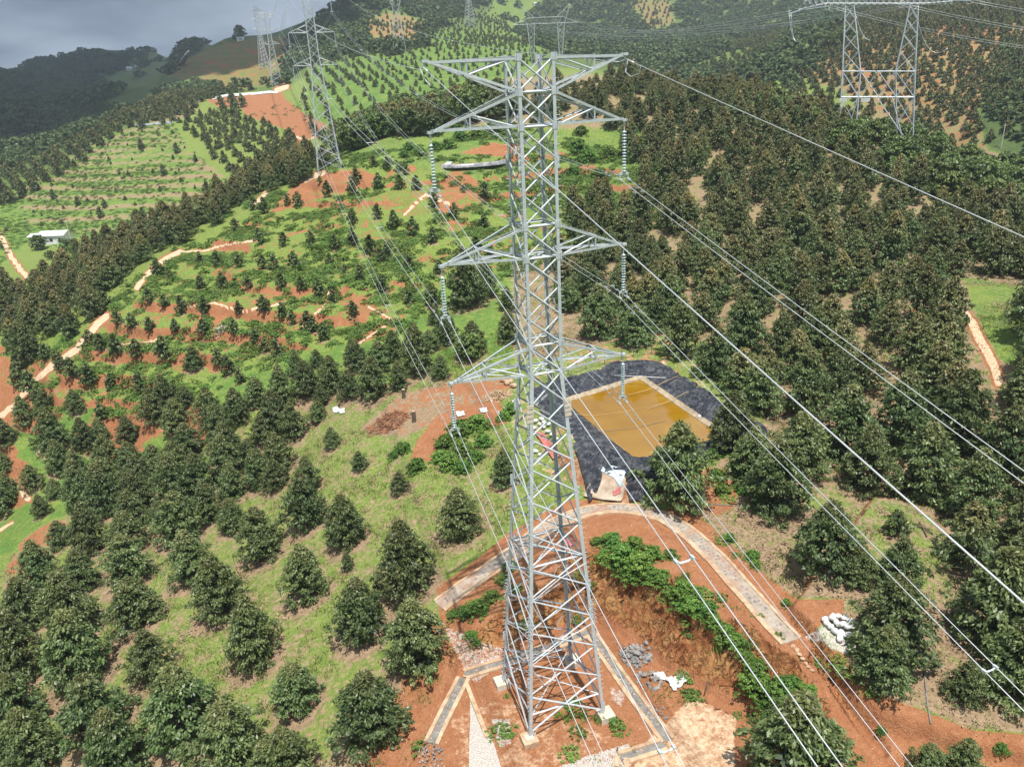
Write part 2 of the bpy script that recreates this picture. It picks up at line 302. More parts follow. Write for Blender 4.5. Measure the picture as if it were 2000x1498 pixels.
# ------------------------------------------------------------------ materials
def ground_mat():
    m, nt, b = mat('ground'); l = nt.links.new
    A = N(nt, 'ShaderNodeAttribute', attribute_name='cover'); B = N(nt, 'ShaderNodeAttribute', attribute_name='cover2')
    sa = N(nt, 'ShaderNodeSeparateColor'); l(A.outputs['Color'], sa.inputs[0]); sb = N(nt, 'ShaderNodeSeparateColor'); l(B.outputs['Color'], sb.inputs[0])
    soil, pale, dry, lush = sa.outputs[0], sa.outputs[1], sa.outputs[2], A.outputs['Alpha']
    grey, cliff, wood, fine = sb.outputs[0], sb.outputs[1], sb.outputs[2], B.outputs['Alpha']
    n1 = noise(nt, .15, 7, .66); n2 = noise(nt, .6, 6, .68); n3 = noise(nt, 2.2, 5, .7); n4 = noise(nt, 9., 3, .6)
    def m2(a_, b_, w_): return mth(nt, 'ADD', mth(nt, 'MULTIPLY', a_, 1-w_), mth(nt, 'MULTIPLY', b_, w_))
    n12 = m2(n1, n2, .5); n23 = m2(n2, n3, .5); n34 = m2(n3, n4, .4)
    grass = ramp(nt, [(.25, (.06, .105, .02)), (.42, (.125, .185, .035)), (.55, (.21, .27, .06)), (.72, (.31, .33, .11))], n34)
    grass = mixc(nt, mrange(nt, lush, 0, 1), mixc(nt, .35, grass, (.10, .13, .045)), grass)
    lushc = ramp(nt, [(.3, (.035, .08, .016)), (.5, (.085, .165, .034)), (.7, (.17, .27, .06))], n23)
    col = mixc(nt, mrange(nt, mth(nt, 'ADD', lush, mth(nt, 'MULTIPLY', mth(nt, 'SUBTRACT', n12, .5), 2.2)), .62, .95), grass, lushc)
    dryc = ramp(nt, [(.3, (.13, .085, .05)), (.5, (.27, .19, .115)), (.7, (.42, .31, .2))], n34)
    f = mrange(nt, mth(nt, 'ADD', dry, mth(nt, 'MULTIPLY', mth(nt, 'SUBTRACT', n23, .5), 1.9)), .42, .62); col = mixc(nt, f, col, dryc)
    woodc = ramp(nt, [(.35, (.03, .055, .022)), (.65, (.08, .125, .045))], n12); col = mixc(nt, wood, col, woodc)
    soilc = ramp(nt, [(.25, (.15, .055, .024)), (.42, (.25, .10, .044)), (.56, (.34, .155, .075)), (.7, (.47, .28, .165))], m2(n23, n4, .45))
    f = mrange(nt, mth(nt, 'ADD', soil, mth(nt, 'MULTIPLY', mth(nt, 'SUBTRACT', n12, .5), 1.7)), .46, .54); col = mixc(nt, f, col, soilc)
    cl = ramp(nt, [(.3, (.17, .06, .024)), (.45, (.29, .12, .048)), (.58, (.38, .20, .08)), (.72, (.44, .28, .12))], noise(nt, .5, 7, .7, dist=1.2))
    crk = N(nt, 'ShaderNodeTexVoronoi', feature='DISTANCE_TO_EDGE', i_Scale=.8); g = N(nt, 'ShaderNodeNewGeometry'); mp_ = N(nt, 'ShaderNodeMapping'); mp_.inputs['Scale'].default_value = (.8, .8, 1.6)
    l(g.outputs['Position'], mp_.inputs[0]); vm = N(nt, 'ShaderNodeVectorMath', operation='ADD'); l(mp_.outputs[0], vm.inputs[0])
    nn = N(nt, 'ShaderNodeTexNoise', i_Scale=1.0, i_Detail=6.0); l(g.outputs['Position'], nn.inputs['Vector']); l(nn.outputs['Color'], vm.inputs[1]); l(vm.outputs[0], crk.inputs['Vector'])
    mps = N(nt, 'ShaderNodeMapping'); mps.inputs['Rotation'].default_value = (.3, .5, .6); mps.inputs['Scale'].default_value = (.8, 1.5, 1.2); l(g.outputs['Position'], mps.inputs[0]); strat = noise(nt, .9, 8, .66, vec=mps.outputs[0], dist=.5); fis = mth(nt, 'SUBTRACT', 1., mrange(nt, mth(nt, 'ABSOLUTE', mth(nt, 'SUBTRACT', noise(nt, .75, 7, .62, vec=mps.outputs[0], dist=.9), .5)), .004, .028))
    ck = mrange(nt, crk.outputs['Distance'], 0., .05); cl = mixc(nt, mth(nt, 'MULTIPLY', mth(nt, 'MULTIPLY', fis, mrange(nt, noise(nt, .3, 4, .6), .42, .55)), .8), cl, (.10, .04, .015))
    col = mixc(nt, mrange(nt, mth(nt, 'ADD', cliff, mth(nt, 'MULTIPLY', mth(nt, 'SUBTRACT', n2, .5), .6)), .4, .6), col, cl)
    palec = ramp(nt, [(.3, (.42, .25, .14)), (.5, (.58, .42, .27)), (.7, (.66, .55, .4))], n34)
    col = mixc(nt, mrange(nt, mth(nt, 'ADD', pale, mth(nt, 'MULTIPLY', mth(nt, 'SUBTRACT', n23, .5), 1.0)), .4, .62), col, palec)
    greyc = ramp(nt, [(.3, (.30, .26, .22)), (.5, (.46, .42, .37)), (.7, (.6, .56, .5))], n4)
    col = mixc(nt, mrange(nt, mth(nt, 'ADD', grey, mth(nt, 'MULTIPLY', mth(nt, 'SUBTRACT', n34, .5), 1.2)), .42, .6), col, greyc)
    l(col, b.inputs['Base Color']); b.inputs['Roughness'].default_value = .95; b.inputs['Specular IOR Level'].default_value = .15
    h = mth(nt, 'ADD', mth(nt, 'ADD', n34, mth(nt, 'MULTIPLY', n2, 1.5)), mth(nt, 'MULTIPLY', mth(nt, 'SUBTRACT', mth(nt, 'MULTIPLY', strat, 2.0), mth(nt, 'MULTIPLY', fis, 1.2)), cliff)); bump(nt, b, h, .9, .22)
    return m
def leaf_mat(name, dark, mid, light, tip, rough=.42, spec=.5, trans=.0):
    m, nt, b = mat(name); l = nt.links.new
    A = N(nt, 'ShaderNodeAttribute', attribute_name='leaf'); s = N(nt, 'ShaderNodeSeparateColor'); l(A.outputs['Color'], s.inputs[0])
    oi = N(nt, 'ShaderNodeObjectInfo')
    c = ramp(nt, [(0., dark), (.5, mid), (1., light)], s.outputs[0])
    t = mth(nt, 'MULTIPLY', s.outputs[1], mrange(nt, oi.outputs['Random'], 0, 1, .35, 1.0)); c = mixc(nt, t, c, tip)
    hsv = N(nt, 'ShaderNodeHueSaturation'); l(c, hsv.inputs['Color'])
    l(mrange(nt, oi.outputs['Random'], 0, 1, .48, .518), hsv.inputs['Hue'])
    r2 = mth(nt, 'FRACT', mth(nt, 'MULTIPLY', oi.outputs['Random'], 7.31)); l(mrange(nt, r2, 0, 1, .78, 1.3), hsv.inputs['Value'])
    l(hsv.outputs[0], b.inputs['Base Color']); b.inputs['Roughness'].default_value = rough; b.inputs['Specular IOR Level'].default_value = spec
    tl = N(nt, 'ShaderNodeBsdfTranslucent'); l(mixc(nt, .35, hsv.outputs[0], (.16, .22, .04)), tl.inputs['Color']); ms = N(nt, 'ShaderNodeMixShader'); ms.inputs[0].default_value = .22; l(b.outputs[0], ms.inputs[1]); l(tl.outputs[0], ms.inputs[2]); l(ms.outputs[0], nt.nodes['Material Output'].inputs['Surface'])
    return m
def steel_mat():
    m, nt, b = mat('galvanised_steel'); l = nt.links.new
    n = noise(nt, 3.2, 6, .65); n2 = noise(nt, 24., 3, .6)
    c = ramp(nt, [(.3, (.33, .36, .38)), (.5, (.43, .465, .485)), (.7, (.54, .575, .59))], mth(nt, 'ADD', mth(nt, 'MULTIPLY', n, .6), mth(nt, 'MULTIPLY', n2, .4)))
    g = N(nt, 'ShaderNodeNewGeometry'); rust = mrange(nt, noise(nt, .9, 6, .7), .6, .78, 0, .35); c = mixc(nt, rust, c, (.42, .36, .29))
    l(c, b.inputs['Base Color']); b.inputs['Metallic'].default_value = .12; b.inputs['Roughness'].default_value = .5
    l(mrange(nt, n, .3, .7, .38, .62), b.inputs['Roughness']); return m
M_ground = ground_mat()
M_leaf = leaf_mat('durian_leaves', (.034, .056, .019), (.092, .135, .042), (.225, .28, .11), (.29, .195, .08), rough=.45, spec=.4)
M_leaf2 = leaf_mat('far_durian_leaves', (.04, .062, .022), (.10, .13, .046), (.19, .235, .09), (.24, .185, .07), rough=.6, spec=.3)
M_broad = leaf_mat('broadleaf_leaves', (.04, .07, .018), (.10, .155, .035), (.19, .255, .065), (.14, .17, .04), rough=.5)
M_bright = leaf_mat('bright_shrub_leaves', (.045, .10, .018), (.11, .215, .038), (.20, .33, .07), (.2, .3, .05), rough=.5, spec=.3)
M_vine = leaf_mat('creeper_leaves', (.055, .115, .025), (.125, .22, .045), (.22, .33, .08), (.30, .30, .12), rough=.6, spec=.25)
M_grass = leaf_mat('grass_blades', (.07, .11, .022), (.13, .19, .035), (.2, .26, .06), (.3, .26, .12), rough=.8, spec=.15)
M_litter = leaf_mat('dry_leaf_litter', (.1, .06, .035), (.22, .15, .09), (.38, .28, .18), (.4, .3, .2), rough=.9, spec=.15)
M_forest = leaf_mat('hill_forest_leaves', (.045, .078, .032), (.09, .14, .055), (.17, .225, .09), (.1, .12, .04), rough=.7, spec=.2)
M_bark = simple('bark', (.06, .045, .03), (.14, .11, .08), 6, .9)
M_steel = steel_mat()
def dirty(m, amt=.55):
    nt = m.node_tree; b = nt.nodes['Principled BSDF']; src = b.inputs['Base Color'].links[0].from_socket
    f = mrange(nt, noise(nt, .55, 6, .7), .47, .62, 0, amt); nt.links.new(mixc(nt, f, src, (.33, .16, .085)), b.inputs['Base Color'])
    f2 = mrange(nt, noise(nt, 1.7, 6, .75), .5, .66, 0, .45); nt.links.new(mixc(nt, f2, b.inputs['Base Color'].links[0].from_socket, (.14, .105, .075)), b.inputs['Base Color']); return m
M_wire = simple('aluminium_conductor', (.5, .52, .54), (.66, .68, .7), 1., .42, .5, 0)
M_glass = simple('insulator_glass', (.34, .44, .45), (.5, .6, .61), 8, .18, 0, 0, spec=.8)
M_conc = simple('concrete', (.42, .36, .28), (.62, .55, .45), 2.2, .85, bmp=.4)
M_kerb = simple('sandy_mortar_kerb', (.36, .24, .14), (.58, .43, .28), 1.4, .9, bmp=.5, obj=False)
M_kerb = dirty(M_kerb)
M_stone = simple('grey_building_stone', (.13, .125, .12), (.33, .32, .30), 1.6, .85, bmp=.5, obj=False)
M_dstone = simple('dark_paving_stone', (.12, .11, .10), (.26, .24, .21), 1.6, .85, bmp=.5, obj=False)
M_pave = simple('mortar_paving', (.24, .20, .16), (.42, .36, .29), 1.0, .9, bmp=.6, obj=False)
M_pave = dirty(M_pave, .7)
M_white = simple('white_plastic_sacking', (.46, .46, .44), (.7, .7, .68), 2.5, .55, bmp=.5)
M_red = simple('red_tarpaulin', (.42, .10, .09), (.56, .2, .18), 2., .5, bmp=.5)
M_blue = simple('pale_blue_tarpaulin', (.35, .5, .58), (.62, .72, .76), 2., .5, bmp=.5)
M_black = simple('black_hose', (.02, .02, .022), (.04, .04, .045), 2., .5)
M_roof = simple('pale_sheet_roof', (.6, .63, .65), (.75, .77, .78), .8, .4, .2, 0)
M_wall = simple('white_wall_paint', (.6, .62, .64), (.75, .76, .77), .8, .8, 0, 0)
M_brush = simple('dry_brushwood', (.16, .07, .035), (.3, .14, .07), 3, .95)
M_rust = simple('rusty_fence_post', (.1, .05, .035), (.2, .11, .08), 4, .8)
# ------------------------------------------------------------------ ground
RING = [(*atz(u, v, z)[:2], z) for u, v, z in _rows('858 1183 2.4,930 1130 3.5,1000 1082 4.5,1050 1042 5.1,1100 1015 5.5,1150 997 5.8,1200 992 6,1250 996 6.05,1300 1010 6,1350 1045 6,1400 1092 5.95,1440 1138 5.8,1480 1182 5.6,1515 1222 5.4,1545 1252 5.2')]
def along(x, y, pts):
    pts = np.asarray(pts, float); bd = np.full(x.shape, 1e18); bz = np.zeros(x.shape)
    for i in range(len(pts)-1):
        ax, ay, az = pts[i]; bx, by, bz_ = pts[i+1]; ex, ey = bx-ax, by-ay
        t = np.clip(((x-ax)*ex+(y-ay)*ey)/(ex*ex+ey*ey), 0, 1); d = (x-ax-ex*t)**2+(y-ay-ey*t)**2
        k = d < bd; bd = np.where(k, d, bd); bz = np.where(k, az+(bz_-az)*t, bz)
    return np.sqrt(bd), bz
_T1 = T
def T(x, y, detail=True):
    x = np.asarray(x, float); y = np.asarray(y, float); one = x.ndim == 0
    if one: x = x[None]; y = y[None]
    z = _T1(x, y, detail); d, rz = along(x, y, RING); k = 1-sst(d, 1.4, 2.3); z = z*(1-k)+(rz-.05)*k
    return z[0] if one else z
# cover survey: soil, pale, dry, lush, grey, cliff, wood ; edge softness px ; outline in photo pixels
COVER = [
 (0,0,.45,.42,0,0,0, 40,'-600,900 0,820 300,800 560,720 760,700 1000,760 1010,1000 860,1180 860,1300 740,1600 -600,1700'),
 (.05,0,.15,.8,0,0,0, 20,'-100,700 200,640 560,700 760,640 860,560 1000,520 1000,700 700,760 560,780 400,900 200,1000 0,1120 -200,1100'),
 (.40,0,.30,.7,0,0,0, 20,'660,335 560,375 480,420 380,480 280,560 180,650 60,740 60,800 150,800 250,800 420,740 560,700 760,660 860,560 1000,520 1260,420 1230,330 1000,270 860,270 780,270'),
 (0,0,.28,.8,0,0,0, 10,'250,240 340,240 370,290 440,340 480,370 400,400 300,440 200,460 60,470 0,520 -100,520 -100,400 60,350 150,290'),
 (.12,0,.62,.5,0,0,0, 20,'1000,520 1260,420 1200,320 1000,250 640,300 640,200 1000,150 1300,140 2100,300 2400,900 2400,1500 1900,1430 1700,1380 1540,1230 1330,990 1100,700 1000,700'),
 (0,0,.5,.75,0,0,0, 30,'1560,900 1800,960 1860,1150 1700,1180 1560,1100 1440,1000'),
 (0,0,.62,.55,0,0,0, 20,'1480,1010 1600,1100 1680,1200 2000,1200 2100,1450 1850,1420 1700,1370 1600,1270 1540,1180 1430,1080'),
 (.05,0,.35,.75,0,0,0, 10,'1880,540 2000,560 2000,720 1950,700 1900,600'),
 (.1,0,.1,.6,0,0,.62, 14,'-200,600 -200,150 250,80 560,60 700,-60 2200,-300 2200,0 1560,110 1430,180 1250,150 1000,120 850,60 700,90 600,150 520,180 400,190 300,230 200,270 100,330 -60,400'),
 (0,0,.2,.85,0,0,0, 10,'600,130 700,110 860,60 1000,60 1080,110 1000,150 800,210 700,300 640,290 600,200'),
 (0,0,.2,.7,0,0,.1, 6,'960,0 1060,0 1030,40 980,90 940,60'),
 (.5,0,.5,.5,0,0,.0, 6,'715,40 760,22 830,40 838,72 790,90 720,75'),
 (.46,0,.45,.4,0,0,.3, 6,'1225,0 1310,0 1320,50 1270,60'),
 (.0,0,.3,.7,0,0,.35, 10,'1370,130 1480,60 1540,30 1520,90 1440,150 1400,160'),
 (.5,0,.55,.4,0,0,.0, 14,'1500,130 1640,60 1800,-60 2200,-80 2200,200 2000,240 1900,300 1800,290 1650,180'),
 (.6,0,.4,.3,0,0,.0, 8,'1800,60 1900,-30 2000,-30 1960,70 1880,90'),
 (.0,0,.0,.35,0,0,.8, 10,'1960,100 2200,60 2200,330 2000,320 1930,290 1910,230'),
 (.47,0,.2,.3,0,0,.3, 8,'310,150 400,95 480,75 560,70 570,120 540,165 460,180 380,160'),
 (.1,0,.4,.5,0,0,.25, 5,'240,130 300,90 340,110 300,170 230,175 200,170'),
 (.5,0,.3,.3,0,0,.4, 4,'305,100 340,80 380,95 380,115 330,115'),
 (.72,.1,.2,.6,0,0,0, 5,'400,195 470,182 548,176 560,195 600,225 640,245 636,275 600,268 598,300 575,285 560,255 520,240 480,228 470,210 430,212'),
 (.0,.2,.6,.5,0,0,0, 6,'270,230 330,205 355,190 400,190 370,230 300,240'),
 (.64,0,.2,.3,0,0,0, 5,'590,345 700,328 740,345 700,372 640,380 560,410 520,420 560,380'),
 (.6,0,.2,.3,0,0,0, 6,'880,335 980,325 1000,345 990,380 930,400 870,420 840,400 860,360'),
 (.64,0,.2,.3,0,.7,0, 4,'905,300 960,280 1010,290 1010,310 950,300'),
 (.62,0,.2,.3,0,0,0, 5,'690,668 740,630 768,622 740,640 760,650 700,672'),
 (.62,0,.2,.3,0,0,0, 5,'660,590 700,565 740,600 690,640'),
 (.6,0,.2,.3,0,0,0, 5,'760,300 830,275 860,300 760,345'),
 (.62,0,.2,.3,0,0,0, 4,'380,590 470,592 460,612 410,640 420,615'),
 (.75,0,.6,.3,0,0,0, 8,'1780,600 1830,620 1790,640'),
 (.55,0,.6,.4,0,0,0, 12,'10,1190 10,1110 50,1050 110,1010 140,1020 95,1080 60,1120 40,1200'),
 (.5,.15,.75,.2,0,0,0, 8,'705,835 780,770 860,750 1000,735 1010,790 900,800 800,850 740,850'),
 (1,0,.1,.2,0,0,0, 6,'800,905 815,860 850,820 900,795 990,780 1012,820 960,835 890,850 850,900'),
 (1,0,.1,.2,0,0,0, 7,'740,1540 790,1440 870,1310 850,1150 985,1045 1110,975 1330,975 1400,1040 1480,1110 1560,1170 1650,1170 1640,1270 1700,1350 1800,1385 1900,1425 2000,1432 2300,1450 2300,1700 600,1700'),
 (.62,0,.2,.3,0,0,0, 6,'1390,930 1440,935 1440,990 1400,1010 1370,990'),
 (1,.55,.1,.2,.0,0,0, 16,'1310,1400 1350,1350 1440,1400 1440,1498 1420,1560 1240,1560 1240,1470'),
 (1,.42,.1,.2,.1,0,0, 14,'880,1400 990,1350 1200,1440 1180,1500 900,1560'),
 (0,0,0,0,1,0,0, 4,'915,1335 930,1380 965,1450 985,1520 915,1520 920,1400'),
 (1,0,0,0,.5,0,0, 8,'860,1215 985,1265 985,1300 925,1335 905,1310'),
 (1,0,0,0,.56,0,0, 9,'960,1400 1000,1400 1000,1450 975,1460'),
 (1,0,0,0,.60,0,0, 7,'1085,1498 1150,1475 1230,1450 1245,1485 1200,1530 1085,1530'),
 (1,.2,0,0,.5,0,0, 8,'1190,1340 1225,1350 1215,1385 1190,1370'),
 (.3,.3,.2,.2,.55,0,0, 8,'1565,1245 1610,1215 1690,1210 1700,1270 1650,1280'),
 (.4,.4,.3,.2,.3,0,0, 10,'970,770 1110,690 1300,640 1430,700 1500,790 1480,880 1400,900 1300,1000 1210,1005 1120,960 1020,900'),
 (.3,0,.35,.8,0,0,0, 12,'690,300 760,262 900,245 1100,250 1250,250 1290,330 1250,430 1020,430 900,330 720,325'),
 (.62,0,.2,.4,0,.5,0, 5,'900,300 960,278 1020,288 1010,312 950,304'),
]
TRACKS = [(9,'0,812 28,790 60,752 100,716'),(11,'100,716 150,682 168,660'),(11,'168,660 190,632 208,618'),(8,'268,562 290,532 325,505 350,492'),(3,'350,492 400,490 440,478 500,470'),(7,'500,398 520,378'),(9,'596,352 612,344 630,338'),
 (3,'230,672 270,672 310,664'),(3,'360,600 420,592 470,608 520,600 560,590'),(3,'640,574 680,560'),(3,'590,640 640,590'),(3,'700,672 768,626 720,600'),(9,'0,945 25,945 45,965 55,975'),(4,'0,1036 25,1020'),
 (10,'1812,535 1840,560 1872,590 1900,632'),(14,'1900,632 1915,665 1940,712 1950,745'),(8,'0,455 20,500 52,542'),(4,'790,420 830,380 880,400'),(3,'640,255 600,275 560,262'),(8,'540,176 560,170'),(3,'1240,780 1300,700'),(2,'1865,410 1950,330')]
RED_T = [(5,'470,560 500,568 560,575 600,572'),(3,'540,465 600,450'),(4,'430,490 480,478'),(2,'430,80 520,110'),(2,'400,120 470,135'),(5,'600,268 640,262')]
def cover_at(x, y, z, u, v, D):
    n = len(x); C = np.zeros((n, 7)); C[:, 2] = .35; C[:, 3] = .5; C[:, 6] = np.where(D > 650, .55, 0)
    front = proj(np.stack([x, y, z], -1))[2] > 8
    pm = FPX/np.maximum(np.hypot(D, 40), 20)
    w1 = fbm(x, y, 9., 4); w2 = fbm(x+500, y, 9., 4)
    for row in COVER:
        vals, soft, poly = row[:7], row[7], np.array(P2(row[8]))
        amp = np.minimum(soft*.9, 14.)
        uu = u+w1*amp; vv = v+w2*amp*.5
        bb = (uu > poly[:, 0].min()-soft) & (uu < poly[:, 0].max()+soft) & (vv > poly[:, 1].min()-soft) & (vv < poly[:, 1].max()+soft) & front
        i = np.nonzero(bb)[0]
        if not len(i): continue
        m = sst(sdf(uu[i], vv[i], poly), -soft*.5, soft*.5)[:, None]; C[i] = C[i]*(1-m)+np.array(vals)*m
    for wd, s in TRACKS+RED_T:
        p = P2(s); i = np.nonzero(front & (u > min(q[0] for q in p)-40) & (u < max(q[0] for q in p)+40) & (v > min(q[1] for q in p)-40) & (v < max(q[1] for q in p)+40))[0]
        if not len(i): continue
        d = dpath(u[i]+w1[i]*4, v[i]*1.0, p); m = 1-sst(d, wd*.4, wd*.8)
        if (wd, s) in RED_T: C[i, 0] = np.maximum(C[i, 0], m); continue
        C[i, 1] = np.maximum(C[i, 1], m); C[i, 0] = np.maximum(C[i, 0], .9*(1-sst(d, wd*.7, wd*1.3)))
    return C
def build_ground():
    az = np.r_[np.linspace(-60, -44, 30)[:-1], np.linspace(-44, 44, 690), np.linspace(44, 60, 30)[1:]]
    az = np.r_[np.linspace(-180, -60, 60)[:-1], az, np.linspace(60, 180, 60)[1:-1]]; az = np.radians(az)+YAW
    Dr = np.r_[np.array([.5, 4, 9, 14, 20, 26]), np.exp(np.linspace(math.log(31), math.log(430), 560)), np.exp(np.linspace(math.log(432), math.log(2900), 210))]
    na, nd = len(az), len(Dr); A_, D_ = np.meshgrid(az, Dr); x = (CAM[0]+D_*np.sin(A_)).ravel(); y = (CAM[1]+D_*np.cos(A_)).ravel()
    z = T(x, y); z0 = T0(x, y); D = D_.ravel()
    u, v, w = proj(np.stack([x, y, z], -1)); C = cover_at(x, y, z, u, v, D)
    far = sst(D, 700, 1100); bk = w < 8; C[bk & (D > 400), 6] = .6
    # the dug face round the platform, bank edges and terrace risers show bare earth
    s = -sdf(x, y, PLAT); cl = sst(s, .4, .9)*(1-sst(s, 6, 7.5))*(np.abs(z-(z0)) > .02)*sst(z, .5, 1.1)
    gz = np.gradient(z.reshape(nd, na), axis=0).ravel()/np.maximum(np.gradient(D_, axis=0).ravel(), 1e-6)
    ga = np.gradient(z.reshape(nd, na), axis=1).ravel()/np.maximum((np.gradient(A_, axis=1)*D_).ravel(), 1e-6); sl = np.hypot(gz, ga)
    cl = cl*sst(sl, .5, .9)
    near = (D < 330)
    C[:, 0] = np.maximum(C[:, 0], near*sst(sl, .65, 1.0)*.75); C[:, 0] = np.maximum(C[:, 0], sst(s, -.5, 0)*(1-sst(s, 4, 6)))
    mf = sst(sdf(u, v, FLDP), 0, 8)*(w > 8); C[:, 2] = C[:, 2]+mf*(sst(sl, .22, .42)*.42-.1)
    zb = (D < 140)*np.maximum(0, 1-np.abs(sdf(x, y, BANK)-.1)/.5); C[:, 0] = np.maximum(C[:, 0], zb)
    ni = np.nonzero((D > 36) & (D < 175))[0]; xs, ys = x[ni], y[ni]; add = np.zeros(len(ni)); o1 = np.argsort(xs); xs1 = xs[o1]
    for px_, py_, pr in placed:
        r_ = pr*1.35; a, b_ = np.searchsorted(xs1, (px_-r_, px_+r_)); k = o1[a:b_]; k = k[np.abs(ys[k]-py_) < r_]
        add[k] = np.maximum(add[k], 1-sst(np.hypot(xs[k]-px_, ys[k]-py_), .55*r_, r_))
    C[ni, 2] += add*.42*(C[ni, 1] < .3)
    cover2 = np.c_[C[:, 4], cl, C[:, 6], np.ones(len(x))]
    idx = np.arange(na*nd).reshape(nd, na); ia = np.r_[np.arange(na), 0]
    q = np.stack([idx[:-1][:, ia[:-1]], idx[:-1][:, ia[1:]], idx[1:][:, ia[1:]], idx[1:][:, ia[:-1]]], -1).reshape(-1, 4)[:, ::-1]
    me = mkmesh('ground', np.c_[x, y, z], q, M_ground, True, dict(cover=C[:, :4], cover2=cover2))
    o = ob('ground', me); tag(o, kind='structure'); return o
# haze
mh = bpy.data.materials.new('haze'); mh.use_nodes = True; nt = mh.node_tree; nt.nodes.clear(); o_ = N(nt, 'ShaderNodeOutputMaterial'); pv = N(nt, 'ShaderNodeVolumePrincipled')
pv.inputs['Color'].default_value = (.78, .87, .95, 1); pv.inputs['Density'].default_value = HAZE; pv.inputs['Anisotropy'].default_value = .2; nt.links.new(pv.outputs[0], o_.inputs['Volume'])
HZ = MB().box((0, 0, 350), (7400, 7400, 900)); 
if HAZE > 0: tag(HZ.ob('haze', mh), kind='stuff')
# ------------------------------------------------------------------ foliage
def leaf_quads(c, d, ln, wd, rs, fold=0.0):
    """c centres, d unit directions (leaf axis), returns verts (4 per leaf)"""
    n = len(c); up = rs.normal(size=(n, 3))*.55+np.array([0, 0, 1.]); s = np.cross(d, up); s /= np.linalg.norm(s, axis=1)[:, None]+1e-9
    ln = np.broadcast_to(ln, n)[:, None]; wd = np.broadcast_to(wd, n)[:, None]
    a = c-d*ln*.5; b = c+d*ln*.5; m = c+d*ln*.05
    return np.stack([a, m+s*wd*.5, b, m-s*wd*.5], 1)
def crown_mesh(name, mt, seed, H, Rd, nclump, nleaf, ln, wd, prof='durian', tip=1., base=.10, lump=.16, core=True):
    rs = np.random.RandomState(seed); V = []; A = []
    lob = rs.rand(7)*6.28
    def R(t, a):
        if prof == 'durian':
            r = np.where(t < .28, .72+.28*np.sin(t/.28*1.57), np.maximum(1-((t-.28)/.74)**1.45, .02))
        elif prof == 'round': r = np.sqrt(np.maximum(1-(t*2-1.0)**2*.92, .02))
        else: r = np.sqrt(np.maximum(1-t*t*.95, .02))
        return Rd*r*(1+lump*np.sin(a*3+lob[0]+t*5)+lump*.7*np.sin(a*5+lob[1]-t*9)+lump*.6*np.sin(t*22+a*2+lob[2]))
    t = rs.rand(nclump)**.9; a = rs.rand(nclump)*6.283; f = np.where(rs.rand(nclump) < .82, .78+.26*rs.rand(nclump), .3+.5*rs.rand(nclump))
    r = R(t, a)*f; cz = H*(base+(1-base)*t)-.12*r; C = np.stack([r*np.cos(a), r*np.sin(a), cz], 1)
    cs = Rd*(.13+.09*rs.rand(nclump)); shade = rs.rand(nclump)
    k = np.repeat(np.arange(nclump), nleaf); n = len(k); g = rs.normal(size=(n, 3)); g /= np.linalg.norm(g, axis=1)[:, None]; g *= (rs.rand(n)**.5)[:, None]; g[:, 2] *= .65
    c = C[k]+g*cs[k][:, None]; out = np.stack([np.cos(a[k]), np.sin(a[k]), np.zeros(n)], 1)
    d = out*.7+rs.normal(size=(n, 3))*.55+np.array([0, 0, -.55]); d /= np.linalg.norm(d, axis=1)[:, None]
    sz = .7+.6*rs.rand(n); Q = leaf_quads(c, d, ln*sz, wd*sz, rs); V.append(Q.reshape(-1, 3))
    tt = np.clip((c[:, 2]/H-(.72 if tip < .95 else .5))/.45, 0, 1)*tip*(.3+.7*rs.rand(n)); lf = np.clip(.25*shade[k]+.75*rs.rand(n), 0, 1)
    A.append(np.repeat(np.stack([lf, tt, rs.rand(n), np.ones(n)], 1), 4, 0))
    V = np.concatenate(V); A = np.concatenate(A); F_ = np.arange(len(V)).reshape(-1, 4)
    if core:      # dense inner leaves, the crown's inner shade painted into their dark colour
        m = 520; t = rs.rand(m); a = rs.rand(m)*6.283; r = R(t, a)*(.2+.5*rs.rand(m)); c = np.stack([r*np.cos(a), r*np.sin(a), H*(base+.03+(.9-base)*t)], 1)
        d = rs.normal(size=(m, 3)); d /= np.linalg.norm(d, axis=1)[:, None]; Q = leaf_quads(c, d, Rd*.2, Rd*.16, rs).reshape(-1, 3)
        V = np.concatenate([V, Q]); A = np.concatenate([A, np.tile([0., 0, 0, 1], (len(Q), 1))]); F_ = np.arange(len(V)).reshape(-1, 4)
    return mkmesh(name, V, F_, mt, False, dict(leaf=A))
def trunk_mesh(name, H, r, seed, nb=9, spread=1.6):
    rs = np.random.RandomState(seed); b = MB(); b.tube([(0, 0, -.6), (0, 0, .2), (.05, .02, H*.45), (0, .03, H*.86)], [r*1.35, r, r*.7, r*.2], 6)
    for i in range(nb):
        z = H*(.12+.7*i/nb); a = i*2.4+rs.rand(); L_ = spread*(1-.75*i/nb)
        b.tube([(0, 0, z), (L_*.5*math.cos(a), L_*.5*math.sin(a), z+.15), (L_*math.cos(a), L_*math.sin(a), z+.1)], [r*.35, r*.22, r*.08], 4)
    return b.mesh(name, M_bark)
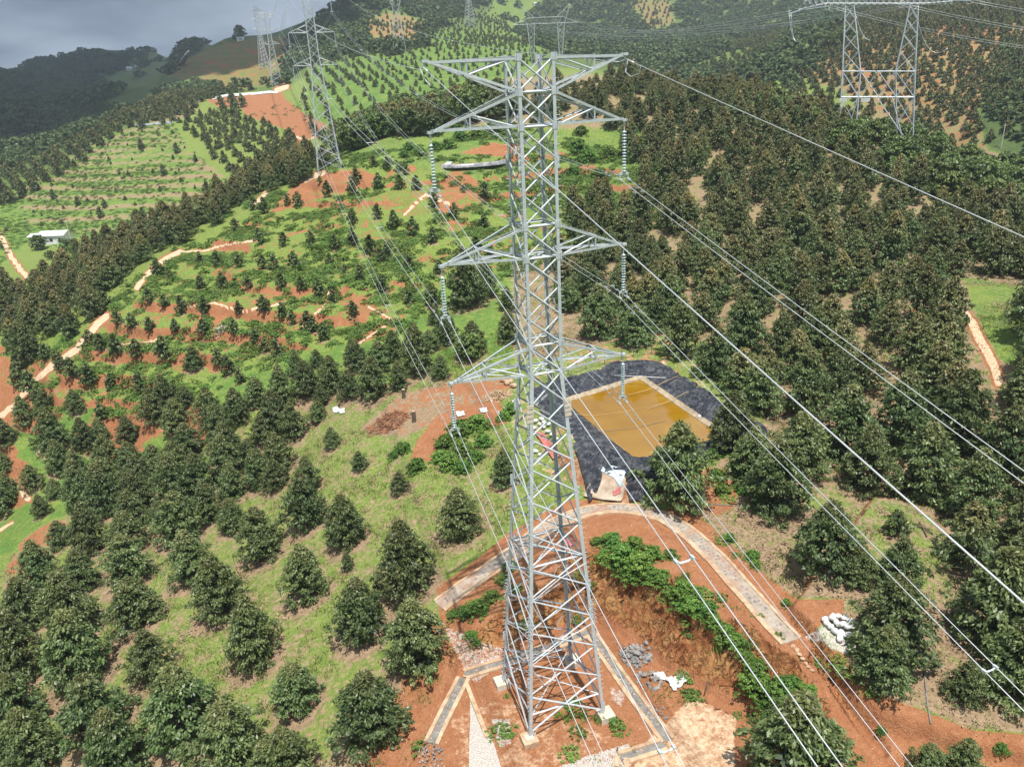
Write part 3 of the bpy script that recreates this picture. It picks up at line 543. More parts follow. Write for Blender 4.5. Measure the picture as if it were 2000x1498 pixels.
# unit trees are 1 m in crown radius-ish and scaled: (crown, trunk); durian: 2.6 m radius, 5.4 m tall
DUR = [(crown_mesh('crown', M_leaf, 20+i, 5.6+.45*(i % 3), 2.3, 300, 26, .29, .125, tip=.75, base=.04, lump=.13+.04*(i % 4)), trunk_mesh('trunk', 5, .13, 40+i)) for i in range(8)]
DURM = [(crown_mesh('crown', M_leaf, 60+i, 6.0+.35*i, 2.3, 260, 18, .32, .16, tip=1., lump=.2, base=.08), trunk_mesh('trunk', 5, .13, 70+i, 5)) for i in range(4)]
SPARSE = (crown_mesh('crown', M_leaf, 91, 5.6, 2.3, 75, 14, .4, .17, tip=.6, base=.2, core=False), trunk_mesh('trunk', 5.6, .12, 92, 14, 1.9))
DURF = [crown_mesh('crown', M_leaf2, 80+i, 5.8, 2.6, 60, 7, 1.0, .55, tip=1., base=.03) for i in range(3)]
SAP = [(crown_mesh('crown', M_leaf, 100+i, 2.5, .95, 60, 12, .36, .16, tip=.3, base=.12), trunk_mesh('trunk', 2.3, .05, 110+i, 3, .6)) for i in range(3)]
BROAD = [(crown_mesh('crown', M_broad, 120+i, 6.5, 3.6, 130, 16, .6, .34, prof='round', tip=.5, base=.15, lump=.2), trunk_mesh('trunk', 6, .2, 130+i, 7, 2.6)) for i in range(3)]
BUSH = [crown_mesh('foliage', M_bright, 140+i, 1.3, 1.15, 120, 20, .17, .10, prof='dome', tip=.4, base=.0, lump=.25) for i in range(3)]
VINE = [crown_mesh('foliage', M_vine, 150+i, .75, 1.3, 46, 17, .21, .14, prof='dome', tip=.5, base=.0, lump=.28, core=False) for i in range(4)]
FARW = [crown_mesh('canopy', M_forest, 160+i, 9, 6.2, 42, 9, 2.6, 1.7, prof='round', tip=.5, base=.02, lump=.2, core=False) for i in range(3)]
def tuft_mesh(seed, n=26, h=.5, sp=.3, mt=None):
    rs = np.random.RandomState(seed); c = rs.normal(size=(n, 3))*np.array([sp, sp, 0]); c[:, 2] = h*.4
    d = rs.normal(size=(n, 3))*.4+np.array([0, 0, 1]); d /= np.linalg.norm(d, axis=1)[:, None]
    Q = leaf_quads(c, d, h*(.6+.8*rs.rand(n)), .06+.05*rs.rand(n), rs).reshape(-1, 3)
    A = np.repeat(np.stack([rs.rand(n), rs.rand(n)*.4, rs.rand(n), np.ones(n)], 1), 4, 0)
    return mkmesh('grass_tuft', Q, np.arange(len(Q)).reshape(-1, 4), mt or M_grass, False, dict(leaf=A))
TUFT = [tuft_mesh(170+i, 30, .34, .45) for i in range(3)]
REED = [tuft_mesh(175+i, 60, 1.1, .3, M_bright) for i in range(2)]
LITT = []
for i in range(2):
    rs = np.random.RandomState(180+i); n = 40; c = rs.normal(size=(n, 3))*np.array([.8, .8, .02])+np.array([0, 0, .06]); d = rs.normal(size=(n, 3))*np.array([1, 1, .25]); d /= np.linalg.norm(d, axis=1)[:, None]
    Q = leaf_quads(c, d, .3, .12, rs).reshape(-1, 3); LITT.append(mkmesh('leaf_litter', Q, np.arange(len(Q)).reshape(-1, 4), M_litter, False, dict(leaf=np.repeat(np.stack([rs.rand(n)]*3+[np.ones(n)], 1), 4, 0))))
def stuff_points(name, P, S, variants, tilt=0.0, label=None, cat=None, zs=None):
    """one object: instances of the given meshes on points (geometry nodes)"""
    n = len(P); me = bpy.data.meshes.new(name); me.vertices.add(n); me.vertices.foreach_set('co', np.asarray(P, np.float32).ravel())
    rs = np.random.RandomState(n); at = me.attributes.new('scl', 'FLOAT_VECTOR', 'POINT')
    S = np.asarray(S, np.float32); S3 = np.stack([S, S, S*(zs if zs is not None else 1)], 1)*(1+.12*rs.normal(size=(n, 3))); at.data.foreach_set('vector', S3.astype(np.float32).ravel())
    at = me.attributes.new('rot', 'FLOAT_VECTOR', 'POINT'); at.data.foreach_set('vector', np.stack([rs.normal(size=n)*tilt, rs.normal(size=n)*tilt, rs.rand(n)*6.28], 1).astype(np.float32).ravel())
    at = me.attributes.new('kind_index', 'INT', 'POINT'); at.data.foreach_set('value', rs.randint(0, len(variants), n).astype(np.int32))
    o = ob(name, me); g = bpy.data.node_groups.new(name, 'GeometryNodeTree'); g.interface.new_socket('Geometry', in_out='INPUT', socket_type='NodeSocketGeometry'); g.interface.new_socket('Geometry', in_out='OUTPUT', socket_type='NodeSocketGeometry')
    gi = g.nodes.new('NodeGroupInput'); go = g.nodes.new('NodeGroupOutput'); j = g.nodes.new('GeometryNodeJoinGeometry'); l = g.links.new
    def na(nm, ty): a = g.nodes.new('GeometryNodeInputNamedAttribute'); a.data_type = ty; a.inputs[0].default_value = nm; return a.outputs[0]
    sc_, ro, ki = na('scl', 'FLOAT_VECTOR'), na('rot', 'FLOAT_VECTOR'), na('kind_index', 'INT')
    for i, vme in enumerate(variants):
        so = bpy.data.objects.new(name+'_source', vme); oi = g.nodes.new('GeometryNodeObjectInfo'); oi.inputs['Object'].default_value = so; oi.inputs['As Instance'].default_value = True
        c = g.nodes.new('FunctionNodeCompare'); c.data_type = 'INT'; c.operation = 'EQUAL'; l(ki, c.inputs[2]); c.inputs[3].default_value = i
        ip = g.nodes.new('GeometryNodeInstanceOnPoints'); l(gi.outputs[0], ip.inputs['Points']); l(c.outputs[0], ip.inputs['Selection']); l(oi.outputs['Geometry'], ip.inputs['Instance']); l(ro, ip.inputs['Rotation']); l(sc_, ip.inputs['Scale']); l(ip.outputs[0], j.inputs[0])
    l(j.outputs[0], go.inputs[0]); md = o.modifiers.new('scatter', 'NODES'); md.node_group = g
    tag(o, label, cat, kind='stuff'); return o
def tree(name, parts, p, s, label, cat, group=None, names=('crown', 'trunk'), rz=None, zs=1.):
    r = empty(name, (p[0], p[1], p[2]), rnd.random()*6.28 if rz is None else rz); r.scale = (s, s, s*zs); tag(r, label, cat, group)
    for nm, me in zip(names, parts): ob(nm, me, r)
    return r

# ------------------------------------------------------------------ trees: the photo survey (crown centre u,v and crown width in photo pixels)
def S3(s): return [tuple(float(a) for a in q.split(',')) for q in s.split()]
GROVE = S3('''121,1045,48 181,1045,75 263,1005,70 256,1040,85 256,1095,95 271,1175,102 84,1115,76 166,1118,76 58,1190,88 146,1200,104 44,1285,104 161,1280,122 37,1380,104 194,1385,122
 73,1460,112 241,1470,122 358,1015,92 377,1092,95 432,1155,106 457,1008,66 512,1050,96 600,985,98 678,1022,94 600,1125,100 300,1285,86 501,1250,106 366,1385,142 582,1338,102 457,1440,142 567,1484,112
 165,965,72 210,972,82 272,965,72 347,960,82 84,992,36 110,955,38 7,980,52 708,1195,112 796,1100,132 900,1000,106 782,940,46 816,1240,138 728,1380,144 650,855,42 703,900,40 622,805,42 987,920,62 0,1440,60 530,1490,90 680,1100,30''')
MIDG = S3('''381,702,44 325,770,52 305,800,56 364,775,42 98,800,50 105,850,60 168,855,46 119,900,50 56,680,60 52,815,40 10,850,46 8,905,40 66,935,42 150,905,42 217,900,66 259,895,56 304,895,52
 371,870,70 430,835,62 444,865,72 350,820,62 413,803,62 465,800,56 540,805,76 514,840,52 553,765,60 504,765,56 602,745,66 650,737,62 683,755,52 580,715,38 546,890,76 490,885,56 444,905,72 350,915,80 392,935,72 605,935,60 213,940,62 280,940,72 455,945,62
 742,695,62 731,745,72 815,695,78 850,620,34 910,562,92 924,660,64 872,645,62 994,645,56 700,700,50 780,740,46 840,668,44 630,775,40 575,830,60 620,700,34 20,960,44 505,925,60 540,930,60 410,990,64 320,1010,56 200,850,40 255,845,50 150,790,34 770,680,50 690,690,44 990,590,40 950,555,60 862,720,44''')
RIGHT = S3('''1324,925,132 1512,950,122 1612,1062,122 1676,1110,72 1744,1215,132 1720,1290,100 1752,1120,78 1940,1200,150 1800,925,126 1896,980,104 1985,1310,120 1552,1450,185 1812,1492,56 1880,1492,62 1430,840,96 1468,905,92 1560,870,112 1650,850,118 1690,920,96 1990,1120,110 1870,840,110 1960,880,100 1755,830,110 1995,760,70 1400,700,84 1330,660,84 1450,660,90 1480,770,90 1570,770,96 1240,640,80 1170,620,90 1150,560,70 1883,1340,60 2040,1250,130 2060,1000,120''')
YOUNG = S3('''517,410,18 508,470,18 555,474,18 609,474,18 691,472,20 392,510,17 425,512,20 467,514,20 514,518,19 536,518,20 576,516,22 641,378,18 562,396,13 583,396,20 496,404,16 392,556,18 436,556,20 486,556,18 550,554,20 624,568,22
 516,600,24 468,606,17 552,612,18 572,626,18 402,604,20 356,604,20 322,594,18 650,586,16 690,608,22 602,632,26 310,528,22 332,540,14 656,478,20 644,510,16 400,645,22 674,528,14 460,444,18
 740,360,19 781,362,19 814,364,20 848,398,20 947,380,20 738,420,19 770,438,21 808,452,23 846,466,20 888,418,20 946,436,20 690,372,22 688,470,18 724,486,22 756,494,20 746,506,20 800,516,20 858,526,18 748,562,22 798,584,20 704,542,20 846,586,32
 730,320,14 757,325,15 792,335,17 905,372,11 697,350,20 625,355,10 208,593,22 231,628,18 259,634,18 292,586,18 142,650,24 177,667,22 198,676,20 229,684,24 269,690,24 322,691,28 427,705,22 448,723,24 469,742,18 542,690,25 633,655,22 518,679,20 500,660,18 458,646,20
 294,641,18 343,642,16 122,716,20 143,730,24 175,740,25 113,702,18 220,749,20 276,754,26 201,810,23 63,761,26 38,721,24 38,747,22 91,695,20 75,779,20 1748,1032,38 1330,560,26 1385,350,22 1600,610,26 1700,470,26 1262,440,24 1555,555,24 930,480,22 960,500,24 690,430,17 590,560,18 612,640,20''')
ctr = {}
def near_ground(u, v, w, k=.42, aspect=1.):
    h = hit(u, v+w*k)
    return h, np.linalg.norm(h-CAM)
placed = []
def put(lst, kinds, lab, group, base_r=2.5, k=.40, name='durian_tree', cat='tree', shrink=1.):
    for i, (u, v, w) in enumerate(lst):
        h = hit(u, min(v+w*k, 1900));
        if h is None: continue
        D = np.linalg.norm(h-CAM); R_ = w*.5*D/FPX; R_ = min(R_, 5.0)*.98*shrink
        l_, g_ = lab(u, v, w) if callable(lab) else (lab, group)
        tree(name, kinds[(i*7+3) % len(kinds)], h, R_/base_r, l_, cat, g_, zs=rnd.uniform(.86, 1.14)); placed.append((h[0], h[1], R_))
def lab_grove(u, v, w):
    if w < 60 and u > 600: 
        d = {650: 'small round durian tree alone on the grass nearest the white plastic scraps', 703: 'small durian tree on open grass, between the lone round tree and the brush pile slope', 622: 'small durian tree at the upper end of the grassy strip beside the dense grove', 782: 'small dark durian tree standing downhill of the bright green shrubs'}
        if int(u) in d: return d[int(u)], None
    big = {796: 'large dark durian tree just left of the left end of the paved drain', 816: 'big dark durian tree touching the bare earth left of the tower platform', 728: 'big dark durian tree at the bottom, left of the forked mortar kerb', 900: 'dark durian tree standing under the left wires, above the drain path', 366: 'largest durian tree of the lower left orchard, two crowns wide',
           582: 'reddish topped durian tree, rightmost but two at the bottom of the orchard', 501: 'round durian tree alone in the middle of the pale orchard grass', 300: 'slim durian tree in the gap left of the lone round one', 708: 'tall durian tree right of centre in the orchard, above a pale straw patch', 121: 'narrow pale durian tree at the foot of the bare red slope', 432: 'broad durian tree halfway down the wide grass lane', 987: 'dark durian tree right behind the left leg of the near pylon'}
    if int(u) in big and w > 47: return big[int(u)], None
    if v > 1330 and u < 1700: return 'dark bushy durian tree in the bottom rows of the orchard, lower left', 'durian trees in the bottom left orchard rows'
    if v > 1080: return 'dark bushy durian tree in the middle rows of the lower left orchard', 'durian trees in the middle orchard rows'
    if u > 560: return 'dark durian tree along the upper right edge of the orchard grass', 'durian trees along the grass edge'
    return 'dark durian tree in the upper rows of the lower left orchard', 'durian trees in the upper orchard rows'
put(GROVE, DUR, lab_grove, None, shrink=.9)
def lab_mid(u, v, w):
    if int(u) == 381: return 'tall lone durian tree rising above the terrace saplings', None
    if int(u) == 910: return 'broad double durian tree left of the pylon waist, under the lower insulator', None
    if u < 240: return 'durian tree scattered on the green slope at the left edge', 'durian trees on the left green slope'
    if u < 700: return 'dark durian tree packed in the grove between terraces and orchard', 'durian trees of the dense middle grove'
    return 'dark durian tree in the belt left of the pylon, below the terraces', 'durian trees in the belt by the pylon'
put(MIDG, DUR, lab_mid, None, shrink=.92)
def lab_right(u, v, w):
    d = {1324: 'bushy durian tree standing in front of the brown pond', 1552: 'broad durian tree at the bottom edge below the earth bank', 1940: 'very broad durian tree at the right edge above the wire spacer', 1744: 'large durian tree right beside the pile of white sacks', 1612: 'durian tree casting shade on the dry grass right of the paved drain',
         1896: 'durian tree in shade at the right, below the forest edge', 1812: 'small durian tree top at the bottom edge beside the earth road', 1880: 'rightmost small durian tree top at the bottom edge', 1430: 'durian tree overhanging the right corner of the brown pond'}
    if int(u) in d: return d[int(u)], None
    if v > 880: return 'dark durian tree in the open grove right of the paved drain', 'durian trees in the open grove at right'
    return 'dark durian tree at the forest edge beside the brown pond', 'durian trees at the forest edge by the pond'
put([r for r in RIGHT if r[0] != 1892], DUR, lab_right, None)
tree('durian_tree', SPARSE, hit(1885, 1150), 1.15, 'thin sparse durian tree with its bare stem showing, right of the grass clearing', 'tree')
def lab_young(u, v, w):
    if int(u) == 1748: return 'small round bush on the bright grass clearing beside a cut log', None
    if v < 400: return 'young durian tree on the top terraces near the second pylon', 'young trees on the top terraces'
    if u < 300: return 'young durian tree along the pale footpath at left', 'young trees along the left footpath'
    if u > 1000: return 'young durian tree in a gap of the big durian forest', 'young trees in forest gaps'
    if v < 530: return 'young durian tree in the upper terrace rows', 'young trees in the upper terrace rows'
    return 'young durian tree in the lower terrace rows', 'young trees in the lower terrace rows'
put([(u, v, w*1.12) for u, v, w in YOUNG], SAP, lab_young, None, base_r=.95, name='young_durian_tree', k=.36)
for (u, v, w, s_) in [(917, 700, 56, 'bright feathery green tree below the dark belt left of the pylon'), (1518, 222, 36, 'small dark glossy tree with bright leaves in front of the big portal pylon'), (1650, 90, 34, 'bright green tree on the ridge behind the portal pylon')]:
    h = hit(u, v); D = np.linalg.norm(h-CAM); tree('broadleaf_tree', BROAD[0], h, w*.5*D/FPX/3.6, s_, 'tree'); placed.append((h[0], h[1], 3))
# --- scattered trees: forest at right, belts at left
def region_scatter(poly, spacing, seed, jitter=.38, ang=.35, Dmax=3000, uvbox=None):
    poly = np.array(P2(poly)) if isinstance(poly, str) else poly
    hs = [hit(u, v) for u, v in poly]; hs = [h if h is not None else atD(*q, 1500) for h, q in zip(hs, poly)]; W = np.array(hs)
    x0, y0 = W[:, :2].min(0)-10; x1, y1 = W[:, :2].max(0)+10; rs = np.random.RandomState(seed); c, s = math.cos(ang), math.sin(ang); L_ = max(x1-x0, y1-y0)*1.5; cx, cy = (x0+x1)/2, (y0+y1)/2
    g = np.arange(-L_/2, L_/2, spacing); X, Y = np.meshgrid(g, g); X = X+rs.uniform(-1, 1, X.shape)*spacing*jitter; Y = Y+rs.uniform(-1, 1, Y.shape)*spacing*jitter
    x = (cx+X*c-Y*s).ravel(); y = (cy+X*s+Y*c).ravel(); k = (x > x0) & (x < x1) & (y > y0) & (y < y1); x, y = x[k], y[k]
    z = T(x, y, False); u, v, w = proj(np.stack([x, y, z], -1)); ok = (w > 10) & (sdf(u, v, poly) > 0) & (np.hypot(x-CAM[0], y-CAM[1]) < Dmax)
    return np.stack([x, y, z, u, v], 1)[ok]
def clear_of(P, r=1.0, extra=()):
    A = np.array(placed); keep = np.ones(len(P), bool)
    for i in range(0, len(A)): keep &= np.hypot(P[:, 0]-A[i, 0], P[:, 1]-A[i, 1]) > (A[i, 2]*r+1.2)
    for e_ in extra:
        m = sdf(P[:, 3], P[:, 4], P2(e_)) > 0; keep &= ~m
    return P[keep]
GAPS = ['1640,285 1700,275 1800,285 1900,320 2020,390 2020,460 1900,430 1780,380 1700,340 1650,310', '960,690 1100,690 1240,692 1300,692 1380,735 1440,790 1450,850 1420,900 1440,1010 1330,1000 1000,1000 930,760', '1540,940 1700,900 1860,1000 1800,1140 1640,1090 1560,1010', '1740,950 1850,960 1850,1060 1740,1100',
        '1800,520 1880,545 1925,625 1975,740 1975,800 1920,780 1880,660 1815,590', '1900,540 2010,560 2010,700 1960,690 1920,620', '1340,360 1390,365 1385,425 1330,410', '1325,470 1370,470 1370,490 1325,490', '1660,385 1700,390 1715,430 1680,440', '1240,445 1290,430 1300,480 1250,490', '930,520 1000,530 1000,560 960,700 920,600', '880,560 960,590 960,640 880,600', '1100,255 1220,275 1200,330 1100,320', '1100,300 1250,320 1240,440 1150,400']
FR = region_scatter('1075,560 1120,420 1240,330 1140,250 980,240 1010,215 1110,190 1250,165 1350,178 1450,190 1560,220 1700,270 1850,320 2120,430 2200,700 2200,1330 1950,1420 1780,1390 1690,1300 1640,1180 1500,1010 1380,900 1440,785 1300,692 1130,690', 6.3, 5, .47)
FR = clear_of(FR, .9, GAPS)
LG = region_scatter('-20,610 60,575 150,525 260,472 350,440 420,412 500,372 550,342 610,322 650,325 560,372 500,380 450,420 380,470 330,490 270,520 230,560 205,600 150,660 110,690 60,720 0,760', 5.4, 6, .3)
LG = clear_of(LG, .8)
BG = region_scatter('650,300 690,262 740,235 800,215 860,205 1010,205 1010,245 880,245 840,268 760,266 700,300', 6.2, 8, .35); BG = clear_of(BG, .8)
BG = BG[np.argsort(np.linalg.norm(BG[:, :3]-CAM, axis=1))]
D_ = lambda P: np.linalg.norm(P[:, :3]-CAM, axis=1)
used = len(GROVE)+len(MIDG)+len(RIGHT)
FR = FR[np.argsort(D_(FR))]; LG = LG[np.argsort(D_(LG))]
print('forest', len(FR), 'left', len(LG), 'back', len(BG), 'used', used)
def flab(u, v):
    if v > 900: return 'dark durian tree at the bottom right, between the bright grass clearing and the photo edge', 'forest trees below the clearing'
    if v > 780: return 'dark durian tree in the forest just above the bright grass clearing', 'forest trees above the clearing'
    if u > 1800: return 'dark durian tree beside the sandy track at the right edge', 'forest trees by the sandy track'
    if v > 640: return ('dark durian tree crowding the right bank of the brown pond', 'forest trees right of the pond') if u < 1560 else ('dark durian tree between the pond grove and the sandy track', 'forest trees left of the sandy track')
    if u < 1300: return 'dark durian tree between the pylon and the earth wire, behind the pond', 'forest trees behind the pylon'
    if u < 1500: return 'dark durian tree right behind the far corner of the brown pond', 'forest trees behind the pond corner'
    return 'dark durian tree in mid forest under the upper right twin wires', 'forest trees under the upper right wires'
nFR = 120; nLG = max(0, 298-used-nFR)
for i, q in enumerate(FR[:nFR]):
    lb = flab(q[3], q[4])
    tree('durian_tree', (DURM+DUR[:2])[i % 6], q, rnd.uniform(.98, 1.3), lb[0], 'tree', lb[1], zs=rnd.uniform(.88, 1.15))
for i, q in enumerate(LG[:nLG]):
    tree('durian_tree', DURM[i % 4], q, rnd.uniform(.95, 1.25), 'dark durian tree in the packed grove left of the pale footpath', 'tree', 'durian trees left of the footpath', zs=rnd.uniform(.95, 1.15))
R_ = FR[nFR:]; stuff_points('forest_trees', R_[:, :3], nrs.uniform(.88, 1.3, len(R_)), [a for a, b in DURM], .07, 'olive brown durian forest covering the ridge to its crest', 'forest', zs=1.12)
R_ = LG[nLG:]; stuff_points('grove_trees', R_[:, :3], nrs.uniform(.95, 1.3, len(R_)), [a for a, b in DURM], .03, 'dark packed grove along the valley side left of the footpath', 'grove')
stuff_points('grove_canopy', BG[90:, :3] if len(BG) > 90 else BG[:1, :3], nrs.uniform(1.1, 1.5, max(len(BG)-90, 1)), [b_[0] for b_ in BROAD], .03, 'dark grove closing the view behind the terraces', 'grove')
BG = BG[:90]
for i, q in enumerate(BG):
    tree('broadleaf_tree', BROAD[i % 3] if i % 3 else DURM[0], q, rnd.uniform(1.05, 1.5) if i % 3 else 1.6, 'large dark round tree in the grove right of the second pylon', 'tree', 'large trees of the grove behind the terraces')
# bright trees round the portal pylon
PG = region_scatter('1430,195 1560,215 1640,260 1700,262 1800,275 1900,310 2020,380 2020,460 1900,430 1780,380 1700,340 1650,310 1560,262 1450,225', 6.5, 9, .4); PG = clear_of(PG, .8)
PG = PG[np.argsort(np.linalg.norm(PG[:, :3]-CAM, axis=1))]; print('PG', len(PG))
stuff_points('leafy_canopy', PG[110:, :3] if len(PG) > 110 else PG[:1, :3], nrs.uniform(.9, 1.2, max(len(PG)-110, 1)), [b_[0] for b_ in BROAD], .03, 'bright leafy canopy on the slope by the portal pylon', 'canopy')
for i, q in enumerate(PG[:110]): tree('broadleaf_tree', BROAD[i % 3], q, rnd.uniform(.85, 1.25), 'bright green leafy tree around the foot of the big portal pylon', 'tree', 'leafy trees by the portal pylon')
extra_far = None
# --- far orchards in rows and far woods: stuff
def rows(poly, sx, sy, ang, seed, jit=.12):
    poly = P2(poly); W = np.array([h if h is not None else atD(*q, 1200) for q in poly for h in [hit(*q)]]); cx, cy = W[:, :2].mean(0); L_ = np.ptp(W[:, :2], axis=0).max()*1.5
    rs = np.random.RandomState(seed); X, Y = np.meshgrid(np.arange(-L_/2, L_/2, sx), np.arange(-L_/2, L_/2, sy)); X = X+rs.normal(size=X.shape)*sx*jit; Y = Y+rs.normal(size=Y.shape)*sy*jit
    c, s = math.cos(ang), math.sin(ang); x = (cx+X*c-Y*s).ravel(); y = (cy+X*s+Y*c).ravel(); z = T(x, y, False); u, v, w = proj(np.stack([x, y, z], -1)); D = np.hypot(x-CAM[0], y-CAM[1])
    ok = (w > 10) & (sdf(u, v, poly) > 0) & (D < W_max(W)); return np.stack([x, y, z, u, v], 1)[ok]
def W_max(W): return np.hypot(W[:, 0]-CAM[0], W[:, 1]-CAM[1]).max()*1.25
far = []
o_ = rows('600,130 700,110 860,50 960,10 1000,60 1080,110 1000,150 800,200 690,250 620,290 590,200', 8, 14, YAW*0-.05, 1); far.append((o_, .52, 1.1))
o_ = rows('1530,195 1600,100 1640,50 1800,-60 2200,-80 2200,200 2000,240 1940,300 1900,330 1800,290 1650,200', 5.6, 9.5, -.55, 2); far.append((o_, .82, 1.25))
o_ = rows('345,240 400,225 480,225 560,260 600,300 620,330 540,345 480,360 430,330 370,280', 7.5, 8.5, .3, 3); far.append((o_, .75, 1.0))
o_ = rows('0,350 100,300 220,240 330,190 420,185 480,175 400,200 360,220 330,235 250,250 150,330 60,380 0,410', 7., 8, .3, 4); far.append((o_, .9, 1.1))
o_ = rows('1370,130 1480,60 1540,30 1520,90 1440,150 1400,170', 9, 13, -.5, 5); far.append((o_, .9, 1.2))
o_ = rows('715,40 760,22 830,40 838,72 790,90 720,75', 9, 14, 0, 6); far.append((o_, .55, .8))
o_ = rows('260,260 330,215 400,190 380,230 330,240', 9, 11, .3, 7); far.append((o_, .85, 1.1))
o_ = rows('1225,0 1310,0 1320,50 1270,60', 10, 14, 0, 8); far.append((o_, .7, 1.))
P_ = np.concatenate([a for a, s, t in far]); S_ = np.concatenate([np.full(len(a), s)*nrs.uniform(.8, 1.2, len(a)) for a, s, t in far])
stuff_points('orchard_rows', P_[:, :3], S_, DURF, .02, 'small dark orchard trees in rows over the far hillsides', 'orchard', zs=1.1)
# saplings of the bright terrace field
o_ = rows(' '.join('%g,%g' % p for p in FLDP), 13, 15, .2, 9, .2); stuff_points('field_saplings', o_[:, :3], nrs.uniform(.2, .4, len(o_)), DURF, .02, 'tiny saplings dotted along the terraces of the bright field', 'saplings')
for u, v, w in S3('788,0,0')[:0]: pass
for u, v, w in S3('276,287,10 346,295,11 383,314,8 320,338,11 405,373,14 105,385,10 152,398,9 205,402,9 197,420,11 280,421,11 235,224,9 262,228,9 290,218,9 312,212,9 336,200,9'):
    h = hit(u, v+w*.4); D = np.linalg.norm(h-CAM); tree('field_tree', SAP[0], h, w*.6*D/FPX/.95, 'dark round young tree standing alone on the bright terraced field' if v > 250 else 'small tree on the tan knoll above the bright terraced field', 'tree', 'lone trees on the terraced field' if v > 250 else 'trees on the tan knoll')
for u, v, w in S3('432,204,14 455,200,16 474,204,15 440,222,16 460,218,20'):
    h = hit(u, v+w*.4); D = np.linalg.norm(h-CAM); tree('clearing_tree', SAP[1], h, w*.55*D/FPX/.95, 'dark round tree on the red clearing in front of the white sheet', 'tree', 'trees in front of the white sheet')
# wooded far hills
wood = []
for i, (pl, sp) in enumerate([('680,0 760,-60 900,-160 1300,-260 2200,-300 2200,0 1800,-40 1620,70 1570,190 1430,195 1350,170 1250,150 1180,120 1080,110 1000,60 960,5 850,60 830,95 760,110 690,110 600,130 560,150 520,170 560,80 620,40', 13), ('-100,240 -60,170 60,130 150,90 230,110 310,85 420,60 380,120 330,150 240,180 150,230 60,290 -100,340', 19),
      ('560,90 620,60 690,20 700,90 600,130 545,165', 10), ('90,240 200,210 300,215 200,245 60,320 -100,400 -100,330', 10), ('1940,110 2200,60 2200,330 2000,330 1950,290 1930,230', 8), ('460,170 520,150 560,165 470,182 380,185 330,190 300,180 380,165', 10)]):
    o_ = region_scatter(pl, sp, 50+i, .45, .2); keep = np.ones(len(o_), bool)
    for g_ in ['715,40 760,22 830,40 838,72 790,90 720,75', '1225,0 1310,0 1320,50 1270,60', '1370,130 1480,60 1540,30 1520,90 1440,150 1400,160', '310,150 400,95 480,75 560,70 570,120 540,165 460,180 380,160', '240,130 300,100 340,110 300,170 230,175 200,170', '960,0 1060,0 1030,40 980,90 940,60']:
        keep &= ~((sdf(o_[:, 3], o_[:, 4], P2(g_)) > -2) & (nrs.rand(len(o_)) < .9))
    wood.append(np.c_[o_[keep][:, :3], np.full(keep.sum(), sp)])
W_ = np.concatenate(wood); print('wood', len(W_)); stuff_points('hill_woods', W_[:, :3]-np.array([0, 0, 1.]), W_[:, 3]/11.*nrs.uniform(.5, 1.15, len(W_)), FARW, .08, 'dense dark woods covering the far hills', 'woods', zs=.85)
for u, v, w, s_ in [(470, 72, 20, 'tall lone tree standing on the skyline of the red hill'), (347, 78, 6, 'tiny tree on the bald knoll against the sky'), (369, 82, 8, 'small bushy tree right of the bald knoll top'), (314, 118, 9, 'slender dark tree on the pale valley side'), (458, 75, 7, 'thin shrub beside the lone skyline tree')]:
    h = hit(u, v+w*.3) 
    if h is None: h = hit(u, v+w*.8)
    if h is None: continue
    D = np.linalg.norm(h-CAM); tree('skyline_tree', BROAD[1], h-np.array([0, 0, .5]), w*.5*D/FPX/3.6, s_, 'tree', zs=1.25)
GROUND = build_ground()
# --- shrubs and ground cover
def scat(n, polys, seed, uvmin=(0, 0)):
    return None
def cover_scatter(spacing, Dlo, Dhi, seed, test, zoff=0.):
    rs = np.random.RandomState(seed); g = np.arange(-Dhi, Dhi, spacing); X, Y = np.meshgrid(g, g[g > -5]); x = (CAM[0]+X*math.cos(-YAW)-Y*math.sin(-YAW)).ravel(); y = (CAM[1]+X*math.sin(-YAW)+Y*math.cos(-YAW)).ravel()
    D = np.hypot(x-CAM[0], y-CAM[1]); aa = np.arctan2(x-CAM[0], y-CAM[1])-YAW; k = (D > Dlo) & (D < Dhi) & (np.abs(aa) < math.radians(42)); x, y, D = x[k], y[k], D[k]
    x = x+rs.uniform(-.6, .6, len(x))*spacing; y = y+rs.uniform(-.6, .6, len(x))*spacing; z = T(x, y); u, v, w = proj(np.stack([x, y, z], -1)); C = cover_at(x, y, z, u, v, D)
    m = test(x, y, z, u, v, C, rs, D); return np.stack([x, y, z+zoff], 1)[m]
def fsoil(x, y, C): return C[:, 0]+(fbm(x, y, 12., 4))*.45
def far_from_works(x, y, m=0.): return (sdf(x, y, PLAT) < -m) & (sdf(x, y, POND) < -6.) & (along(x, y, RING)[0] > 1.5)
P_ = cover_scatter(1.25, 95, 270, 31, lambda x, y, z, u, v, C, rs, D: (sdf(u, v, MIDP) > -20) & (fsoil(x, y, C) < .5) & (C[:, 1] < .2) & (rs.rand(len(x)) < .42+1.0*fbm(x+80, y, 10., 3)))
print('vines', len(P_)); stuff_points('creeper_cover', P_, nrs.uniform(.5, 1.25, len(P_)), VINE, .25, 'lush green creepers and shrubs smothering the terraces', 'creepers', zs=.75)
P_ = cover_scatter(2.1, 300, 520, 35, lambda x, y, z, u, v, C, rs, D: (((sdf(u, v, FLDP) > 2) & (rs.rand(len(x)) < .55+1.2*fbm(x, y, 25., 3))) | ((sdf(u, v, P2('395,190 480,180 560,178 640,240 640,290 600,300 520,260 440,220')) > 0) & (rs.rand(len(x)) < .12+.8*fbm(x, y, 22., 3)))))
print('field', len(P_)); stuff_points('field_weeds', P_, nrs.uniform(.5, 1.1, len(P_)), VINE, .2, 'knee high weeds roughening the bright terraced field', 'weeds', zs=.6)
